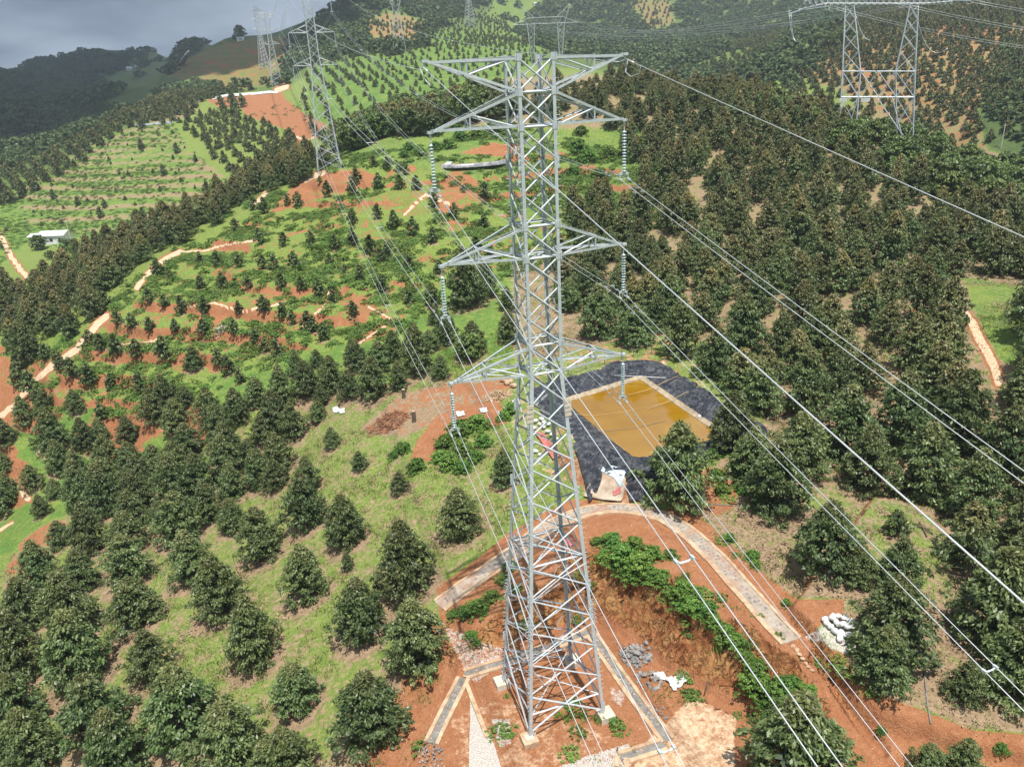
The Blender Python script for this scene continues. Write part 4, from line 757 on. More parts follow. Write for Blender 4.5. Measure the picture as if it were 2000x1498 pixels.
P_ = cover_scatter(.85, 38, 125, 32, lambda x, y, z, u, v, C, rs, D: (fsoil(x, y, C) < .3) & (C[:, 1] < .2) & (C[:, 4] < .2) & far_from_works(x, y, .5) & (rs.rand(len(x)) < .42+1.0*fbm(x+30, y, 5., 3)-C[:, 2]*.3))
print('tufts', len(P_)); stuff_points('grass_tufts', P_, nrs.uniform(.5, 1.2, len(P_)), TUFT, .15, 'short lime green grass between the orchard trees', 'grass')
P_ = cover_scatter(1.3, 38, 170, 33, lambda x, y, z, u, v, C, rs, D: (fsoil(x, y, C) < .4) & (C[:, 1] < .3) & far_from_works(x, y, .5) & (C[:, 2]+fbm(x, y, 6., 3)*.8 > .55) & (rs.rand(len(x)) < .7))
print('litter', len(P_)); stuff_points('leaf_litter', P_, nrs.uniform(.6, 1.2, len(P_)), LITT, .1, 'dry tan leaf litter and straw under the orchard trees', 'leaf litter', zs=1.)
def shrub(u, v, wpx, label, group=None, me=None, name='shrub', cat='shrub', h_=1.):
    h = hit(u, v+wpx*.1); D = np.linalg.norm(h-CAM); r = empty(name, h, rnd.random()*6); s = wpx*.5*D/FPX/(3.6 if me in [b_[0] for b_ in BROAD] else 1.15); r.scale = (s, s, s*h_); tag(r, label, cat, group); ob('foliage', me or BUSH[rnd.randrange(3)], r)
    if me is None: ob('stem', TR_small, r)
    return r
TR_small = trunk_mesh('stem', 1.0, .04, 5, 4, .5)
for u, v, w in S3('870,870,44 900,842,52 935,832,48 905,880,46 880,905,44 945,865,40 860,895,36 905,915,36 930,895,34'): shrub(u, v, w, 'bright green leafy shrub in the thicket beside the red earth mound', 'bright shrubs beside the red earth mound')
for u, v, w in S3('815,912,38 788,878,32 770,890,24 1000,800,34 985,815,30'): shrub(u, v, w, 'green shrub on the slope between the stumps and the thicket', 'shrubs below the stumps')
for u, v, w in S3('1195,1060,44 1218,1085,52 1240,1068,44 1250,1105,52 1275,1085,40 1212,1110,40 1238,1128,44 1180,1095,34 1268,1125,40 1165,1060,24'): shrub(u, v, w, 'bright leafy shrub crowning the cut earth bank behind the pylon', 'shrubs on top of the cut bank')
for u, v, w in S3('1290,1130,44 1312,1160,40 1335,1150,40 1350,1180,46 1380,1190,40 1330,1185,36 1395,1215,34 1360,1160,34 1310,1085,30'): shrub(u, v, w, 'green shrub on the bank crest under the nearer wires', 'shrubs along the bank crest', h_=.9)
for u, v, w in S3('1420,1230,36 1440,1250,40 1455,1280,34 1480,1325,60 1520,1350,60 1550,1365,50 1500,1380,44 1465,1345,40 1545,1335,44 1575,1350,36 1480,1300,40 1410,1250,30'): shrub(u, v, w, 'creeping green shrub trailing down the right end of the cut bank', 'shrubs at the right end of the bank', h_=.7)
for u, v, w in S3('935,1185,46 910,1195,36 960,1165,34 885,1200,26 985,1130,34 1000,1105,30 920,1240,24 930,1255,20 1010,1150,26'): shrub(u, v, w, 'low green shrub on the earth slope left of the pylon', 'shrubs on the slope left of the pylon', h_=.7)
for u, v, w in S3('990,1360,24 1110,1400,40 1140,1398,44 1165,1405,36 1090,1395,30'): shrub(u, v, w, 'dark green weed clump at the pylon feet', 'weed clumps at the pylon feet', me=REED[0], name='weed_clump', cat='weeds', h_=.8)
for u, v, w in S3('1375,1205,50 1465,1260,44 1480,1330,40 1340,1130,40 1405,1270,34'): shrub(u, v, w, 'arching tuft of tall grass on the bank crest', 'tall grass tufts on the bank crest', me=REED[1], name='tall_grass', cat='grass tuft')
for u, v, w in S3('1290,1362,56 1310,1345,44 1275,1385,40 1285,1400,36'): shrub(u, v, w, 'patch of fresh grass beside the scattered stones', 'fresh grass by the stones', me=TUFT[0], name='grass_patch', cat='grass', h_=.9)
for u, v, w in S3('1425,1055,22 1470,1090,26 1535,1180,18 1955,1465,20 1720,1430,16 1475,1105,20'): shrub(u, v, w, 'knee high seedling with bright leaves on the bare red soil', 'seedlings on the red soil', name='seedling', cat='seedling', h_=1.3)
for u, v, w in S3('1400,930,34 1440,915,40 1390,890,30 1410,960,30 1450,960,26'): shrub(u, v, w, 'weedy shrub at the pond corner under the forest edge', 'shrubs at the pond corner')
for u, v, w in S3('850,290,26 875,285,28 900,270,30 820,300,26 930,265,28 960,255,28 800,290,24 1130,290,34 1150,310,36 1170,345,34 1190,300,30 1120,340,30 790,305,20 845,255,26 890,250,26 980,250,26 780,330,18 1135,260,26'): shrub(u, v, w, 'leafy green bush along the hedge beyond the small pond', 'bushes beyond the small pond')

for u, v, w in S3('1180,1078,20 1232,1090,24 1300,1148,22 1345,1168,24 1385,1225,26 1430,1262,22 1500,1340,26 1560,1360,22 1325,1132,20'): shrub(u, v, w*1.3, 'wispy pale grass between the shrubs on the bank crest', 'wispy grass on the bank crest', me=REED[rnd.randrange(2)], name='tall_grass', cat='grass tuft', h_=.8)
for u, v, w in S3('1130,1120,22 1150,1140,18 1340,1215,18 1345,1235,16 1530,1400,26 1500,1405,20 1470,1400,18 1440,1395,14 1600,1290,20 1640,1300,22 1660,1320,18 1700,1350,20 1640,1285,18 1520,1240,16 1480,1200,14'): shrub(u, v, w*1.3, 'small green creeper patch on the bare earth', 'creeper patches on the bare earth', me=VINE[rnd.randrange(4)], name='creeper_patch', cat='creeper', h_=.8)
# ------------------------------------------------------------------ the near pylon
HT, H1, H2, H3T, H3, H4T, H4 = 50., 48.07, 46.09, 40.08, 38.02, 32.06, 30.
def whalf(z): return 1.215 if z >= H4 else 3.345+(1.215-3.345)*z/H4
PY = empty('transmission_pylon', (0, 0, 0)); tag(PY, 'tall galvanised lattice pylon in the foreground standing on the red earth platform', 'pylon', None)
CS = [(-1, -1), (1, -1), (1, 1), (-1, 1)]
def cpt(c, z): w = whalf(z); return Vector((c[0]*w, c[1]*w, z))
def member(name, p, q, w, inward, parent, off=0.0):
    p = Vector(p); q = Vector(q); i = Vector(inward).normalized(); b = MB(); b.angle(p-i*off, q-i*off, w, inward); return b.ob(name, M_steel, parent)
for c in CS:
    b = MB(); inw = Vector((-c[0], -c[1], 0)); b.angle(cpt(c, .35), cpt(c, H4), .26, inw, .03); b.angle(cpt(c, H4), cpt(c, HT), .21, inw, .028)
    for z in (5.5, 12.7, 20.7, 27, 38, 44):       # splice plates
        p = cpt(c, z); b.box(p-Vector((c[0]*.0, c[1]*.1, 0)), (.30, .03, .9)) if c[1]*1 < 0 else b.box(p+Vector((0, c[1]*.012, 0)), (.30, .03, .9))
    lg = b.ob('leg', M_steel, PY)
    sb = MB()                                      # climbing pegs
    if c in ((-1, -1), (-1, 1), (1, -1)):
        z = 3.0
        while z < 49: p = cpt(c, z); sb.tube([p, p+Vector((c[0]*.2, c[1]*.02, .0))], .012, 4); z += .42
        sb.ob('step_bolts', M_steel, lg)['kind'] = 'stuff'
    # anti-climb spikes
    sp = MB()
    for zz in (9.5, 9.8, 10.1, 10.4, 10.7, 11.0, 11.3):
        p = cpt(c, zz)
        for a in range(5): q = a*1.257+zz; sp.tube([p, p+Vector((math.cos(q)*.33, math.sin(q)*.33, -.12))], .014, 4)
    sp.ob('climbing_guard', M_steel, lg)
    # stub and footing
    f = MB(); p = cpt(c, 0); f.box((p.x, p.y, .1), (1.25, 1.25, .95)); fo = f.ob('footing', M_kerb if c == (-1, -1) else M_conc, PY)
    bv = fo.modifiers.new('worn_edges', 'BEVEL'); bv.width = .04; bv.segments = 2
    g = MB(); g.box((p.x, p.y, .60), (.62, .62, .05)); base = g.ob('base_plate', M_conc, fo)
    g = MB(); Pm = cpt(c, .62)
    for dx, dy in ((1, 0), (0, 1)):
        sx, sy = -c[0]*dx, -c[1]*dy; o1 = Vector((sx*.5, sy*.5, 0)); n = Vector((dy*.02, dx*.02, 0))
        V = [Pm-n, Pm+o1-n, Pm+Vector((sx*.1, sy*.1, .95))-n, Pm+Vector((0, 0, 1.05))-n]; V += [v+2*n for v in V]
        g.add(V, [(0, 1, 2, 3), (7, 6, 5, 4), (0, 4, 5, 1), (1, 5, 6, 2), (2, 6, 7, 3), (3, 7, 4, 0)])
    g.ob('stub_gusset', M_steel, fo)
FACES = [((-1, -1), (1, -1), (0, 1, 0)), ((1, -1), (1, 1), (-1, 0, 0)), ((1, 1), (-1, 1), (0, -1, 0)), ((-1, 1), (-1, -1), (1, 0, 0))]
lv = [HT, H1, H2, 44.1, 42.1, H3T, H3, 36.05, 34.05, H4T, H4, 27.7, 25.45, 23.2, 20.7, 18.1, 15.3, 12.7, 9.9, 7.1, 4.2]
for fi, (a, b_, inw) in enumerate(FACES):
    for k in range(len(lv)-1):
        z1, z0 = lv[k], lv[k+1]; w = .088 if z1 > H4 else .10
        member('brace', cpt(a, z1), cpt(b_, z0), w, inw, PY, .012); member('brace', cpt(b_, z1), cpt(a, z0), w, inw, PY, -.075)
    # bottom bay: inverted V with secondary bracing
    m0 = (cpt(a, 2.35)+cpt(b_, 2.35))/2
    member('brace', cpt(a, 4.2), cpt(b_, .7), .13, inw, PY, .012); member('brace', cpt(b_, 4.2), cpt(a, .7), .13, inw, PY, -.08)
    for z in (15.3, 2.35): member('horizontal_strut', cpt(a, z), cpt(b_, z), .13, inw, PY, -.14)
    # redundant members in the two lowest bays
    for z1, z0 in ((15.3, 9.9), (9.9, 4.2)):
        zm = (z1+z0)/2; A_, B_ = cpt(a, zm), cpt(b_, zm)
        for P_, Q_ in ((cpt(a, z0), cpt(b_, z0)),):
            pa = P_.lerp(Q_, .27); member('redundant_strut', cpt(a, zm), pa.lerp(cpt(a, zm), .25), .06, inw, PY, .03)
        M1 = cpt(a, z1).lerp(cpt(b_, zm), .5); M2 = cpt(b_, z1).lerp(cpt(a, zm), .5)
        member('redundant_strut', M1, cpt(a, zm-.1), .06, inw, PY, .02); member('redundant_strut', M1, cpt(b_, z1-.6), .06, inw, PY, .02)
    for z in (H1, H2, H3T, H3, H4T, H4): member('horizontal_strut', cpt(a, z), cpt(b_, z), .13, inw, PY, -.13)
for z in (H2, H3, H4, 15.3, 2.35):
    member('plan_brace', cpt(CS[0], z), cpt(CS[2], z), .08, (0, 0, -1), PY); member('plan_brace', cpt(CS[1], z), cpt(CS[3], z), .08, (0, 0, -1), PY, .03)
for z in (HT, H1, H2, H3T, H3, H4T, H4):
    for c in CS: g = MB(); p = cpt(c, z); g.box(p+Vector((-c[0]*.08, c[1]*.012, 0)), (.42, .022, .42)); g.box(p+Vector((c[0]*.03, -c[1]*.05, 0)), (.03, .34, .44)); g.ob('gusset_plate', M_steel, PY)
for z, c in ((27.3, (-1, -1)), (27.3, (1, -1))):
    g = MB(); p = cpt(c, z)
    for k in range(4): g.box(p+Vector((c[0]*.02, -.06, .35*k-.5)), (.5, .05, .26))
    g.ob('clamp_plates', M_conc, PY)
AX = 6.48
for s in (-1, 1):
    for name_z, zt, zo in ((HT, HT, H1), (H2, H2, H1), (H3, H3, H3T), (H4, H4, H4T)):
        tip = Vector((s*AX, 0, zt)); w = whalf(zt); top = zt == HT
        g = MB(); g.box(tip, (.34, .30, .16)); g.box(tip+Vector((0, 0, -.17)), (.12, .05, .22)); arm = g.ob('crossarm', M_steel, PY)
        main = []; 
        for yy in (-1, 1):
            A0 = Vector((s*w, yy*w, zt)); A1 = Vector((s*whalf(zo), yy*whalf(zo), zo)); T_ = tip+Vector((-s*.1, yy*.09, 0))
            iz = (0, -yy, -1) if not top else (0, -yy, -1)
            member('chord', A0, T_, .15, (0, -yy, 1 if not top else -1), arm); member('chord', A1, T_+Vector((0, 0, .07 if not top else -.07)), .14, (0, -yy, -1 if not top else 1), arm); main.append((A0, A1, T_))
            P0 = A0.lerp(T_, .56); P1 = A1.lerp(T_, .56); Q0 = A0.lerp(T_, .30)
            member('strut', P0, P1, .08, (0, -yy, 0), arm); member('strut', P1, A0, .08, (0, -yy, 0), arm)
        (a0, a1, at), (b0, b1, bt) = main
        for f in (.56,):
            p0, p1, q0, q1 = a0.lerp(at, f), a1.lerp(at, f), b0.lerp(bt, f), b1.lerp(bt, f)
            member('strut', p0, q0, .07, (0, 0, 1), arm); member('strut', p1, q1, .07, (0, 0, 1), arm); member('strut', p0, q1, .06, (s, 0, 0), arm)
        member('strut', a0, b0.lerp(bt, .56), .08, (0, 0, 1), arm); member('strut', a1, b1.lerp(bt, .56), .07, (0, 0, 1), arm)
# ------------------------------------------------------------------ insulators and conductors
def lathe(prof, n=12):
    b = MB(); V = [(r*math.cos(6.2832*k/n), r*math.sin(6.2832*k/n), z) for r, z in prof for k in range(n)]
    Fc = [(i*n+k, i*n+(k+1) % n, (i+1)*n+(k+1) % n, (i+1)*n+k) for i in range(len(prof)-1) for k in range(n)]; b.add(V, Fc); return b
disc_me = lathe([(.02, .10), (.055, .09), (.06, .05), (.13, .03), (.15, -.005), (.145, -.03), (.06, -.02), (.02, -.07)], 14).mesh('disc', M_glass, True)
def insulator(tip, L_, lean, label):
    r = empty('insulator_string', tip); tag(r, label, 'insulator', 'insulator strings of the near pylon'); d = Vector(lean)-Vector((0, 0, 1)); d.normalize(); L1 = L_-.55
    b = MB(); b.tube([d*.0, d*.42], .03, 6); b.tube([d*.42, d*(L1)], .018, 5); b.ob('hanger_rod', M_steel, r)
    n = int((L1-.5)/.172); rot = d.to_track_quat('-Z', 'Y').to_euler()
    for i in range(n): ob('disc', disc_me, r, d*(.5+(L1-.55)*i/(n-1)), rot)
    e_ = d*L1; b = MB(); V = [e_+Vector((0, -.02, .12)), e_+Vector((-.36, -.02, -.10)), e_+Vector((.36, -.02, -.10)), e_+Vector((-.30, -.02, -.2)), e_+Vector((.30, -.02, -.2))]
    V += [v+Vector((0, .04, 0)) for v in V]; b.add(V, [(0, 1, 3, 4, 2), (5, 7, 9, 8, 6), (0, 5, 6, 1), (1, 6, 8, 3), (3, 8, 9, 4), (4, 9, 7, 2), (2, 7, 5, 0)]); b.ob('yoke_plate', M_steel, r)
    for sx in (-.29, .29):
        b = MB(); b.tube([e_+Vector((sx, 0, -.12)), e_+Vector((sx, 0, -.44))], .035, 6); b.tube([e_+Vector((sx, -.32, -.52)), e_+Vector((sx, 0, -.47)), e_+Vector((sx, .32, -.52))], .06, 6); b.ob('clamp', M_steel, r)
    return Vector(tip)+e_+Vector((0, 0, -.47))
att = {}
NM = {(1, 2): 'upper right', (-1, 2): 'upper left', (1, 3): 'middle right', (-1, 3): 'middle left', (1, 4): 'lower right', (-1, 4): 'lower left'}
for s in (-1, 1):
    for k, z in ((2, H2), (3, H3), (4, H4)): att[(s, k)] = insulator((s*AX, 0, z-.25), 3.55, (0.0, 0, 0), f'glass disc insulator string under the {NM[(s, k)]} arm tip of the near pylon')
# second pylon up the ridge
P2B = atD(643, 327, 235.); P2B = Vector((P2B[0], P2B[1], float(T(P2B[0], P2B[1]))))
a2 = {}
def lattice(b, pts0, pts1, n, w, zf=None):
    """X braced face between two leg lines"""
    for i in range(n):
        t0, t1 = i/n, (i+1)/n; p = [Vector(pts0[0]).lerp(Vector(pts0[1]), t0), Vector(pts0[0]).lerp(Vector(pts0[1]), t1), Vector(pts1[0]).lerp(Vector(pts1[1]), t0), Vector(pts1[0]).lerp(Vector(pts1[1]), t1)]
        b.tube([p[0], p[3]], w, 4); b.tube([p[2], p[1]], w, 4)
def mid_pylon(name, base, rz, Hs, wb, wt, kink, arms, label, wl=.14, group=None, n1=9, n2=9, scale=1.):
    r = empty(name, base, rz, scale); tag(r, label, 'pylon', group); ht = Hs
    wz = lambda z: wt if z >= kink else wb+(wt-wb)*z/kink
    for c in CS:
        b = MB(); b.tube([(c[0]*wz(-1), c[1]*wz(-1), -1.5), (c[0]*wt, c[1]*wt, kink), (c[0]*wt*.9, c[1]*wt*.9, ht)], wl, 5); b.ob('leg', M_steel, r)
    for (a, b_, inw) in FACES:
        b = MB(); q = lambda c, z: (c[0]*wz(z), c[1]*wz(z), z)
        lattice(b, (q(a, 0), q(a, kink)), (q(b_, 0), q(b_, kink)), n1, wl*.45); lattice(b, (q(a, kink), q(a, ht)), (q(b_, kink), q(b_, ht)), n2, wl*.4); b.ob('bracing', M_steel, r)
    tips = []
    for zt, zo, ax in arms:
        for s in (-1, 1):
            b = MB(); tip = Vector((s*ax, 0, zt))
            for yy in (-1, 1):
                b.tube([(s*wt, yy*wt, zt), tip], wl*.6, 4); b.tube([(s*wt, yy*wt, zo), tip], wl*.55, 4); P0 = Vector((s*wt, yy*wt, zt)).lerp(tip, .5); P1 = Vector((s*wt, yy*wt, zo)).lerp(tip, .5); b.tube([P0, P1], wl*.4, 4); b.tube([P1, (s*wt, yy*wt, zt)], wl*.4, 4)
            b.ob('crossarm', M_steel, r); tips.append(tip)
    return r, tips
base2 = Vector((P2B.x, P2B.y, P2B.z))
k2 = (28.2, 36.6, 45.2)
PB, tips2 = mid_pylon('transmission_pylon', base2, -.06, 49.5, 3.4, 1.2, 30., [(k2[0], k2[0]+2, 6.3), (k2[1], k2[1]+2, 6.3), (k2[2], k2[2]+2, 6.3), (49.3, 47.2, 6.3)], 'lattice pylon standing on the green knoll up the ridge, left of the near one', .12)
def tube_obj(name, pts, r, mat_, parent=None, n=5): b = MB(); b.tube(pts, r, n); return b.ob(name, mat_, parent, True)
def insul_small(p, L_, label, group):
    r = empty('insulator_string', p); tag(r, label, 'insulator', group); b = MB(); b.tube([(0, 0, 0), (0, 0, -L_)], .05, 5)
    b.ob('hanger_rod', M_steel, r); b = MB()
    for i in range(9): z = -.4-(L_-.8)*i/8; b.tube([(0, 0, z+.05), (0, 0, z-.05)], [.06, .17], 8)
    b.ob('discs', M_glass, r); b = MB(); b.box((0, 0, -L_), (.7, .1, .2)); b.ob('yoke_plate', M_steel, r)
R2 = Matrix.Rotation(-.06, 4, 'Z')
rown = {1: 'lower', 2: 'middle', 3: 'upper'}
for j, (kk, key) in enumerate(((k2[0], 4), (k2[1], 3), (k2[2], 2))):
    for s in (-1, 1):
        tp = base2+R2@Vector((s*6.3, 0, kk-.1)); insul_small(tp, 3.3, f'thin insulator string on the {NM[(s, key)]} arm of the second pylon', 'insulator strings of the second pylon'); a2[(s, key)] = tp-Vector((0, 0, 3.4))
SW = {}
def fwd(p, s_, slope, curv, dx=0.): return Vector((p.x+dx*s_, -s_, p.z-slope*s_+curv*s_*s_))
SLOPE = {(1, 2): (.268, .00035), (1, 3): (.268, .00035), (1, 4): (.285, .0004), (-1, 2): (.30, .0006), (-1, 3): (.32, .0006), (-1, 4): (.315, .0005)}
spacers = {(-1, 2): [28.8, 62, 100], (-1, 3): [28.2, 60, 100], (1, 3): [30.2, 66, 105], (1, 2): [46, 90], (1, 4): [40, 80], (-1, 4): [40, 80]}
side = {-1: 'left', 1: 'right'}
def span(p, q, sag, n=26):
    return [Vector(p).lerp(Vector(q), t)-Vector((0, 0, sag*4*t*(1-t))) for t in [i/n for i in range(n+1)]]
for key, p in att.items():
    s, k = key; sl, cu = SLOPE[key]
    for j, off in enumerate((-.29, .29)):
        p0 = p+Vector((off, 0, 0)); q = a2[key]+Vector((off*.9, 0, 0)); back = span(q, p0, 5.2)
        f = [fwd(p0, d, sl, cu) for d in [2, 5, 9, 14, 20, 27, 35, 45, 60, 80, 105, 135, 170, 210]]
        w = tube_obj('conductor', back+f, [.020]*(len(back)+len(f)), M_wire); tag(w, f'{"left" if j == 0 else "right"} strand of the twin conductor on the {NM[key]} arm', 'power line', 'twin conductors of the pylon line')
        for d in (1.3, 2.0):      # vibration dampers
            for g_ in (1, -1):
                P_ = fwd(p0, d, sl, cu) if g_ > 0 else p0.lerp(q, d/160)-Vector((0, 0, .02)); b = MB(); b.tube([P_+Vector((0, -.2, -.12)), P_+Vector((0, -.1, -.12))], .045, 6); b.tube([P_+Vector((0, .1, -.12)), P_+Vector((0, .2, -.12))], .045, 6); b.tube([P_+Vector((0, -.2, -.12)), P_+Vector((0, .2, -.12))], .012, 4); b.tube([P_, P_+Vector((0, 0, -.12))], .03, 4); b.ob('vibration_damper', M_steel, w)
    pc = p
    for i, d in enumerate(spacers[key]):
        c = fwd(pc, d, sl, cu); sp = empty('wire_spacer', c); tag(sp, f'spacer clamp joining the twin wires of the {NM[key]} pair, '+('nearest the pylon' if i == 0 else 'further down the span' if i == 1 else 'furthest down'), 'spacer', 'spacers on the descending wires')
        b = MB(); b.tube([(-.29, 0, -.02), (-.14, 0, -.09), (.14, 0, -.09), (.29, 0, -.02)], .035, 6); b.ob('bar', M_white, sp)
        for sx in (-.29, .29): b = MB(); b.box((sx, 0, 0), (.1, .2, .1)); b.ob('clamp', M_steel, sp)
    for i, t in enumerate((.3, .62, .84)):
        c = span(a2[key], p, 5.2, 50)[int(t*50)]; sp = empty('wire_spacer', c); tag(sp, f'spacer clamp on the {NM[key]} twin wires between the two pylons, '+('near the far pylon' if i == 0 else 'midway' if i == 1 else 'near the close pylon'), 'spacer', 'spacers between the pylons'); b = MB(); b.tube([(-.29, 0, 0), (.29, 0, 0)], .035, 5); b.ob('bar', M_steel, sp)
for s in (-1, 1):
    tip = Vector((s*(AX+.1), 0, HT-.3)); q = base2+R2@Vector((s*6.3, 0, 49.1)); sl, cu = ((.25, .0001) if s > 0 else (.262, .0002))
    b_pts = span(q, tip+Vector((0, .8, -.12)), 3.6)
    w = tube_obj('earth_wire', b_pts, .022, M_wire); tag(w, f'thin earth wire strung between the {side[s]} top arm tips of the two pylons', 'power line', 'earth wires')
    f = [fwd(tip, d, sl, cu) for d in [.8, 3, 8, 14, 20, 27, 35, 45, 60, 80, 105, 135, 170, 210]]
    w = tube_obj('earth_wire', f, .022 if s > 0 else .021, M_wire); tag(w, f'single earth wire descending towards the viewer from the {side[s]} top arm tip', 'power line', 'earth wires')
    b = MB(); b.tube([tip, fwd(tip, 1.0, sl, cu)], .05, 6); b.tube([tip, tip+Vector((0, .9, -.12))], .05, 6)
    jp = [tip+Vector((.15*s, .1, -.1)), tip+Vector((-.1*s, -.1, -.75)), tip+Vector((-.15*s, -.9, -1.05)), tip+Vector((0, -1.7, -.9)), fwd(tip, 1.9, sl, cu)]; b.tube(jp, .03, 6)
    j = b.ob('earth_wire_clamp', M_wire, None, True); tag(j, f'looped jumper and clamp at the {side[s]} tip of the top arm', 'clamp', 'earth wire jumpers')
# conductors going on beyond the second pylon to the third
P3 = hit(541, 168); 
if P3 is None: P3 = atD(541, 168, 600)
P3 = Vector(P3); PC, tips3 = mid_pylon('transmission_pylon', P3, .05, 47, 3.6, 1.3, 28, [(27, 29, 6.4), (36, 38, 6.4), (44, 46, 6.4), (47, 45, 6.4)], 'slim distant lattice pylon at the end of the red clearing', .15)
for key in att:
    s, k = key; zz = {4: 27, 3: 36, 2: 44}[k]-3.5
    for off in (-.3, .3):
        w = tube_obj('conductor', span(P3+Vector((s*6.4+off, 0, zz)), a2[key]+Vector((off, 0, 0)), 12), .035, M_wire); tag(w, f'{"left" if off < 0 else "right"} strand of the {NM[key]} conductor beyond the second pylon', 'power line', 'conductors beyond the second pylon')
for s in (-1, 1): w = tube_obj('earth_wire', span(P3+Vector((s*6.4, 0, 47)), base2+R2@Vector((s*6.3, 0, 49.1)), 9), .03, M_wire); tag(w, f'{side[s]} earth wire between the second and third pylons', 'power line', 'earth wires')
# more distant pylons
h = hit(517, 135)
mid_pylon('distant_pylon', Vector(h), .4, 60*np.linalg.norm(h-CAM)/900, 3.8, 1.3, 34*np.linalg.norm(h-CAM)/900, [(38*np.linalg.norm(h-CAM)/900, 40*np.linalg.norm(h-CAM)/900, 6), (47*np.linalg.norm(h-CAM)/900, 49*np.linalg.norm(h-CAM)/900, 6), (56*np.linalg.norm(h-CAM)/900, 58*np.linalg.norm(h-CAM)/900, 6)], 'faint far pylon just left of the slim one, against the sky', .2)
h = hit(918, 53); Dk = np.linalg.norm(h-CAM)
mid_pylon('distant_pylon', Vector(h), .3, Dk*80/FPX, Dk*8/FPX, Dk*2.5/FPX, Dk*45/FPX, [(Dk*52/FPX, Dk*55/FPX, Dk*10/FPX), (Dk*66/FPX, Dk*69/FPX, Dk*10/FPX)], 'far narrow pylon on the wooded hill at the top middle', .2)
def waist_pylon(u, v, hpx, label):        # cat-head pylon: body, waist, flared fork
    h = hit(u, v); D = np.linalg.norm(h-CAM); k = D/FPX; r = empty('distant_pylon', h, YAW*-1+.1); tag(r, label, 'pylon'); H = hpx*k; wl = .2
    q = [(-11*k, 0), (-5*k, .62*H), (-16*k, .95*H), (-20*k, 1.1*H)]
    for sx in (-1, 1):
        for yy in (-1, 1):
            b = MB(); b.tube([(sx*-q[i][0] if False else sx*abs(q[i][0]), yy*[9, 4, 3, 2][i]*k, q[i][1]) for i in range(4)], wl, 4); b.ob('leg', M_steel, r)
    for yy in (-1, 1):
        b = MB(); lattice(b, ((-11*k, yy*9*k, 0), (-5*k, yy*4*k, .62*H)), ((11*k, yy*9*k, 0), (5*k, yy*4*k, .62*H)), 6, .09)
        for sx in (-1, 1): lattice(b, ((sx*5*k, yy*4*k, .62*H), (sx*16*k, yy*3*k, .95*H)), ((sx*1*k, yy*3*k, .66*H), (sx*11*k, yy*3*k, .95*H)), 4, .08)
        b.ob('bracing', M_steel, r)
    b = MB(); b.tube([(-26*k, 0, .95*H), (26*k, 0, .95*H)], .16, 4); b.tube([(-26*k, 0, .95*H), (0, 0, 1.0*H), (26*k, 0, .95*H)], .14, 4)
    for i in range(12): x = -24*k+4*k*i; b.tube([(x, 0, .95*H), (x+2*k, 0, .975*H)], .08, 4)
    b.ob('crossbeam', M_steel, r); b = MB()
    for yy in (-4, 4): b.tube([(-8*k, yy*k*1.5, 4*k), (8*k, yy*k*1.5, 4*k)], .3, 4)
    b.ob('foot_frame', M_steel, r); return Vector(h), k, H
WP = waist_pylon(781, 104, 112, 'distant fork headed pylon in front of the brown cleared hill')
def portal(base_uv, D, Hpx, legs_px, beam_px, peaks, label, rz, ww=.25, kind='portal_pylon'):
    u, v = base_uv; p = atD(u, v, D); p[2] = float(T(p[0], p[1])) if v < 300 else p[2]; k = D/FPX; r = empty(kind, p, rz); tag(r, label, 'pylon'); return r, k
# centre distant portal tower
p = hit(1068, 128); 
pD = np.hypot(p[0]-CAM[0], p[1]-CAM[1]); p = atD(1068, 112, max(pD, 480.)); k = np.linalg.norm(p-CAM)/FPX; r = empty('portal_pylon', p-np.array([0, 0, 6*k]), -YAW+.1); tag(r, 'distant portal pylon with two raised horns, peeping over the forest crest', 'pylon')
for sx in (-1, 1):
    b = MB()
    for dx, dy in ((-5, -3), (5, -3), (-5, 3), (5, 3)): b.tube([((sx*25+dx*.25)*k, dy*k*.4, -12*k), ((sx*27+dx*1.3)*k, dy*k, 62*k)], .16, 4)
    b.ob('leg', M_steel, r); b = MB()
    lattice(b, (((sx*25-1)*k, 0, 0), ((sx*27-6)*k, 0, 62*k)), (((sx*25+1)*k, 0, 0), ((sx*27+6)*k, 0, 62*k)), 7, .08); b.ob('bracing', M_steel, r)
    b = MB(); b.tube([(sx*20*k, 0, 70*k), (sx*44*k, 0, 90*k)], .16, 4); b.tube([(sx*34*k, 0, 62*k), (sx*44*k, 0, 90*k)], .16, 4); b.tube([(sx*24*k, 0, 62*k), (sx*34*k, 0, 81*k)], .1, 4); b.ob('horn', M_steel, r)
b = MB(); b.tube([(-58*k, 0, 60*k), (58*k, 0, 60*k)], .14, 4); b.tube([(-58*k, 0, 60*k), (-30*k, 0, 70*k), (30*k, 0, 70*k), (58*k, 0, 60*k)], .13, 4)
for i in range(14): x = (-28+4*i)*k; b.tube([(x, 0, 60*k), (x+2*k, 0, 70*k), (x+4*k, 0, 60*k)], .07, 4)
b.ob('crossbeam', M_steel, r); C_POR = (p, k, r)
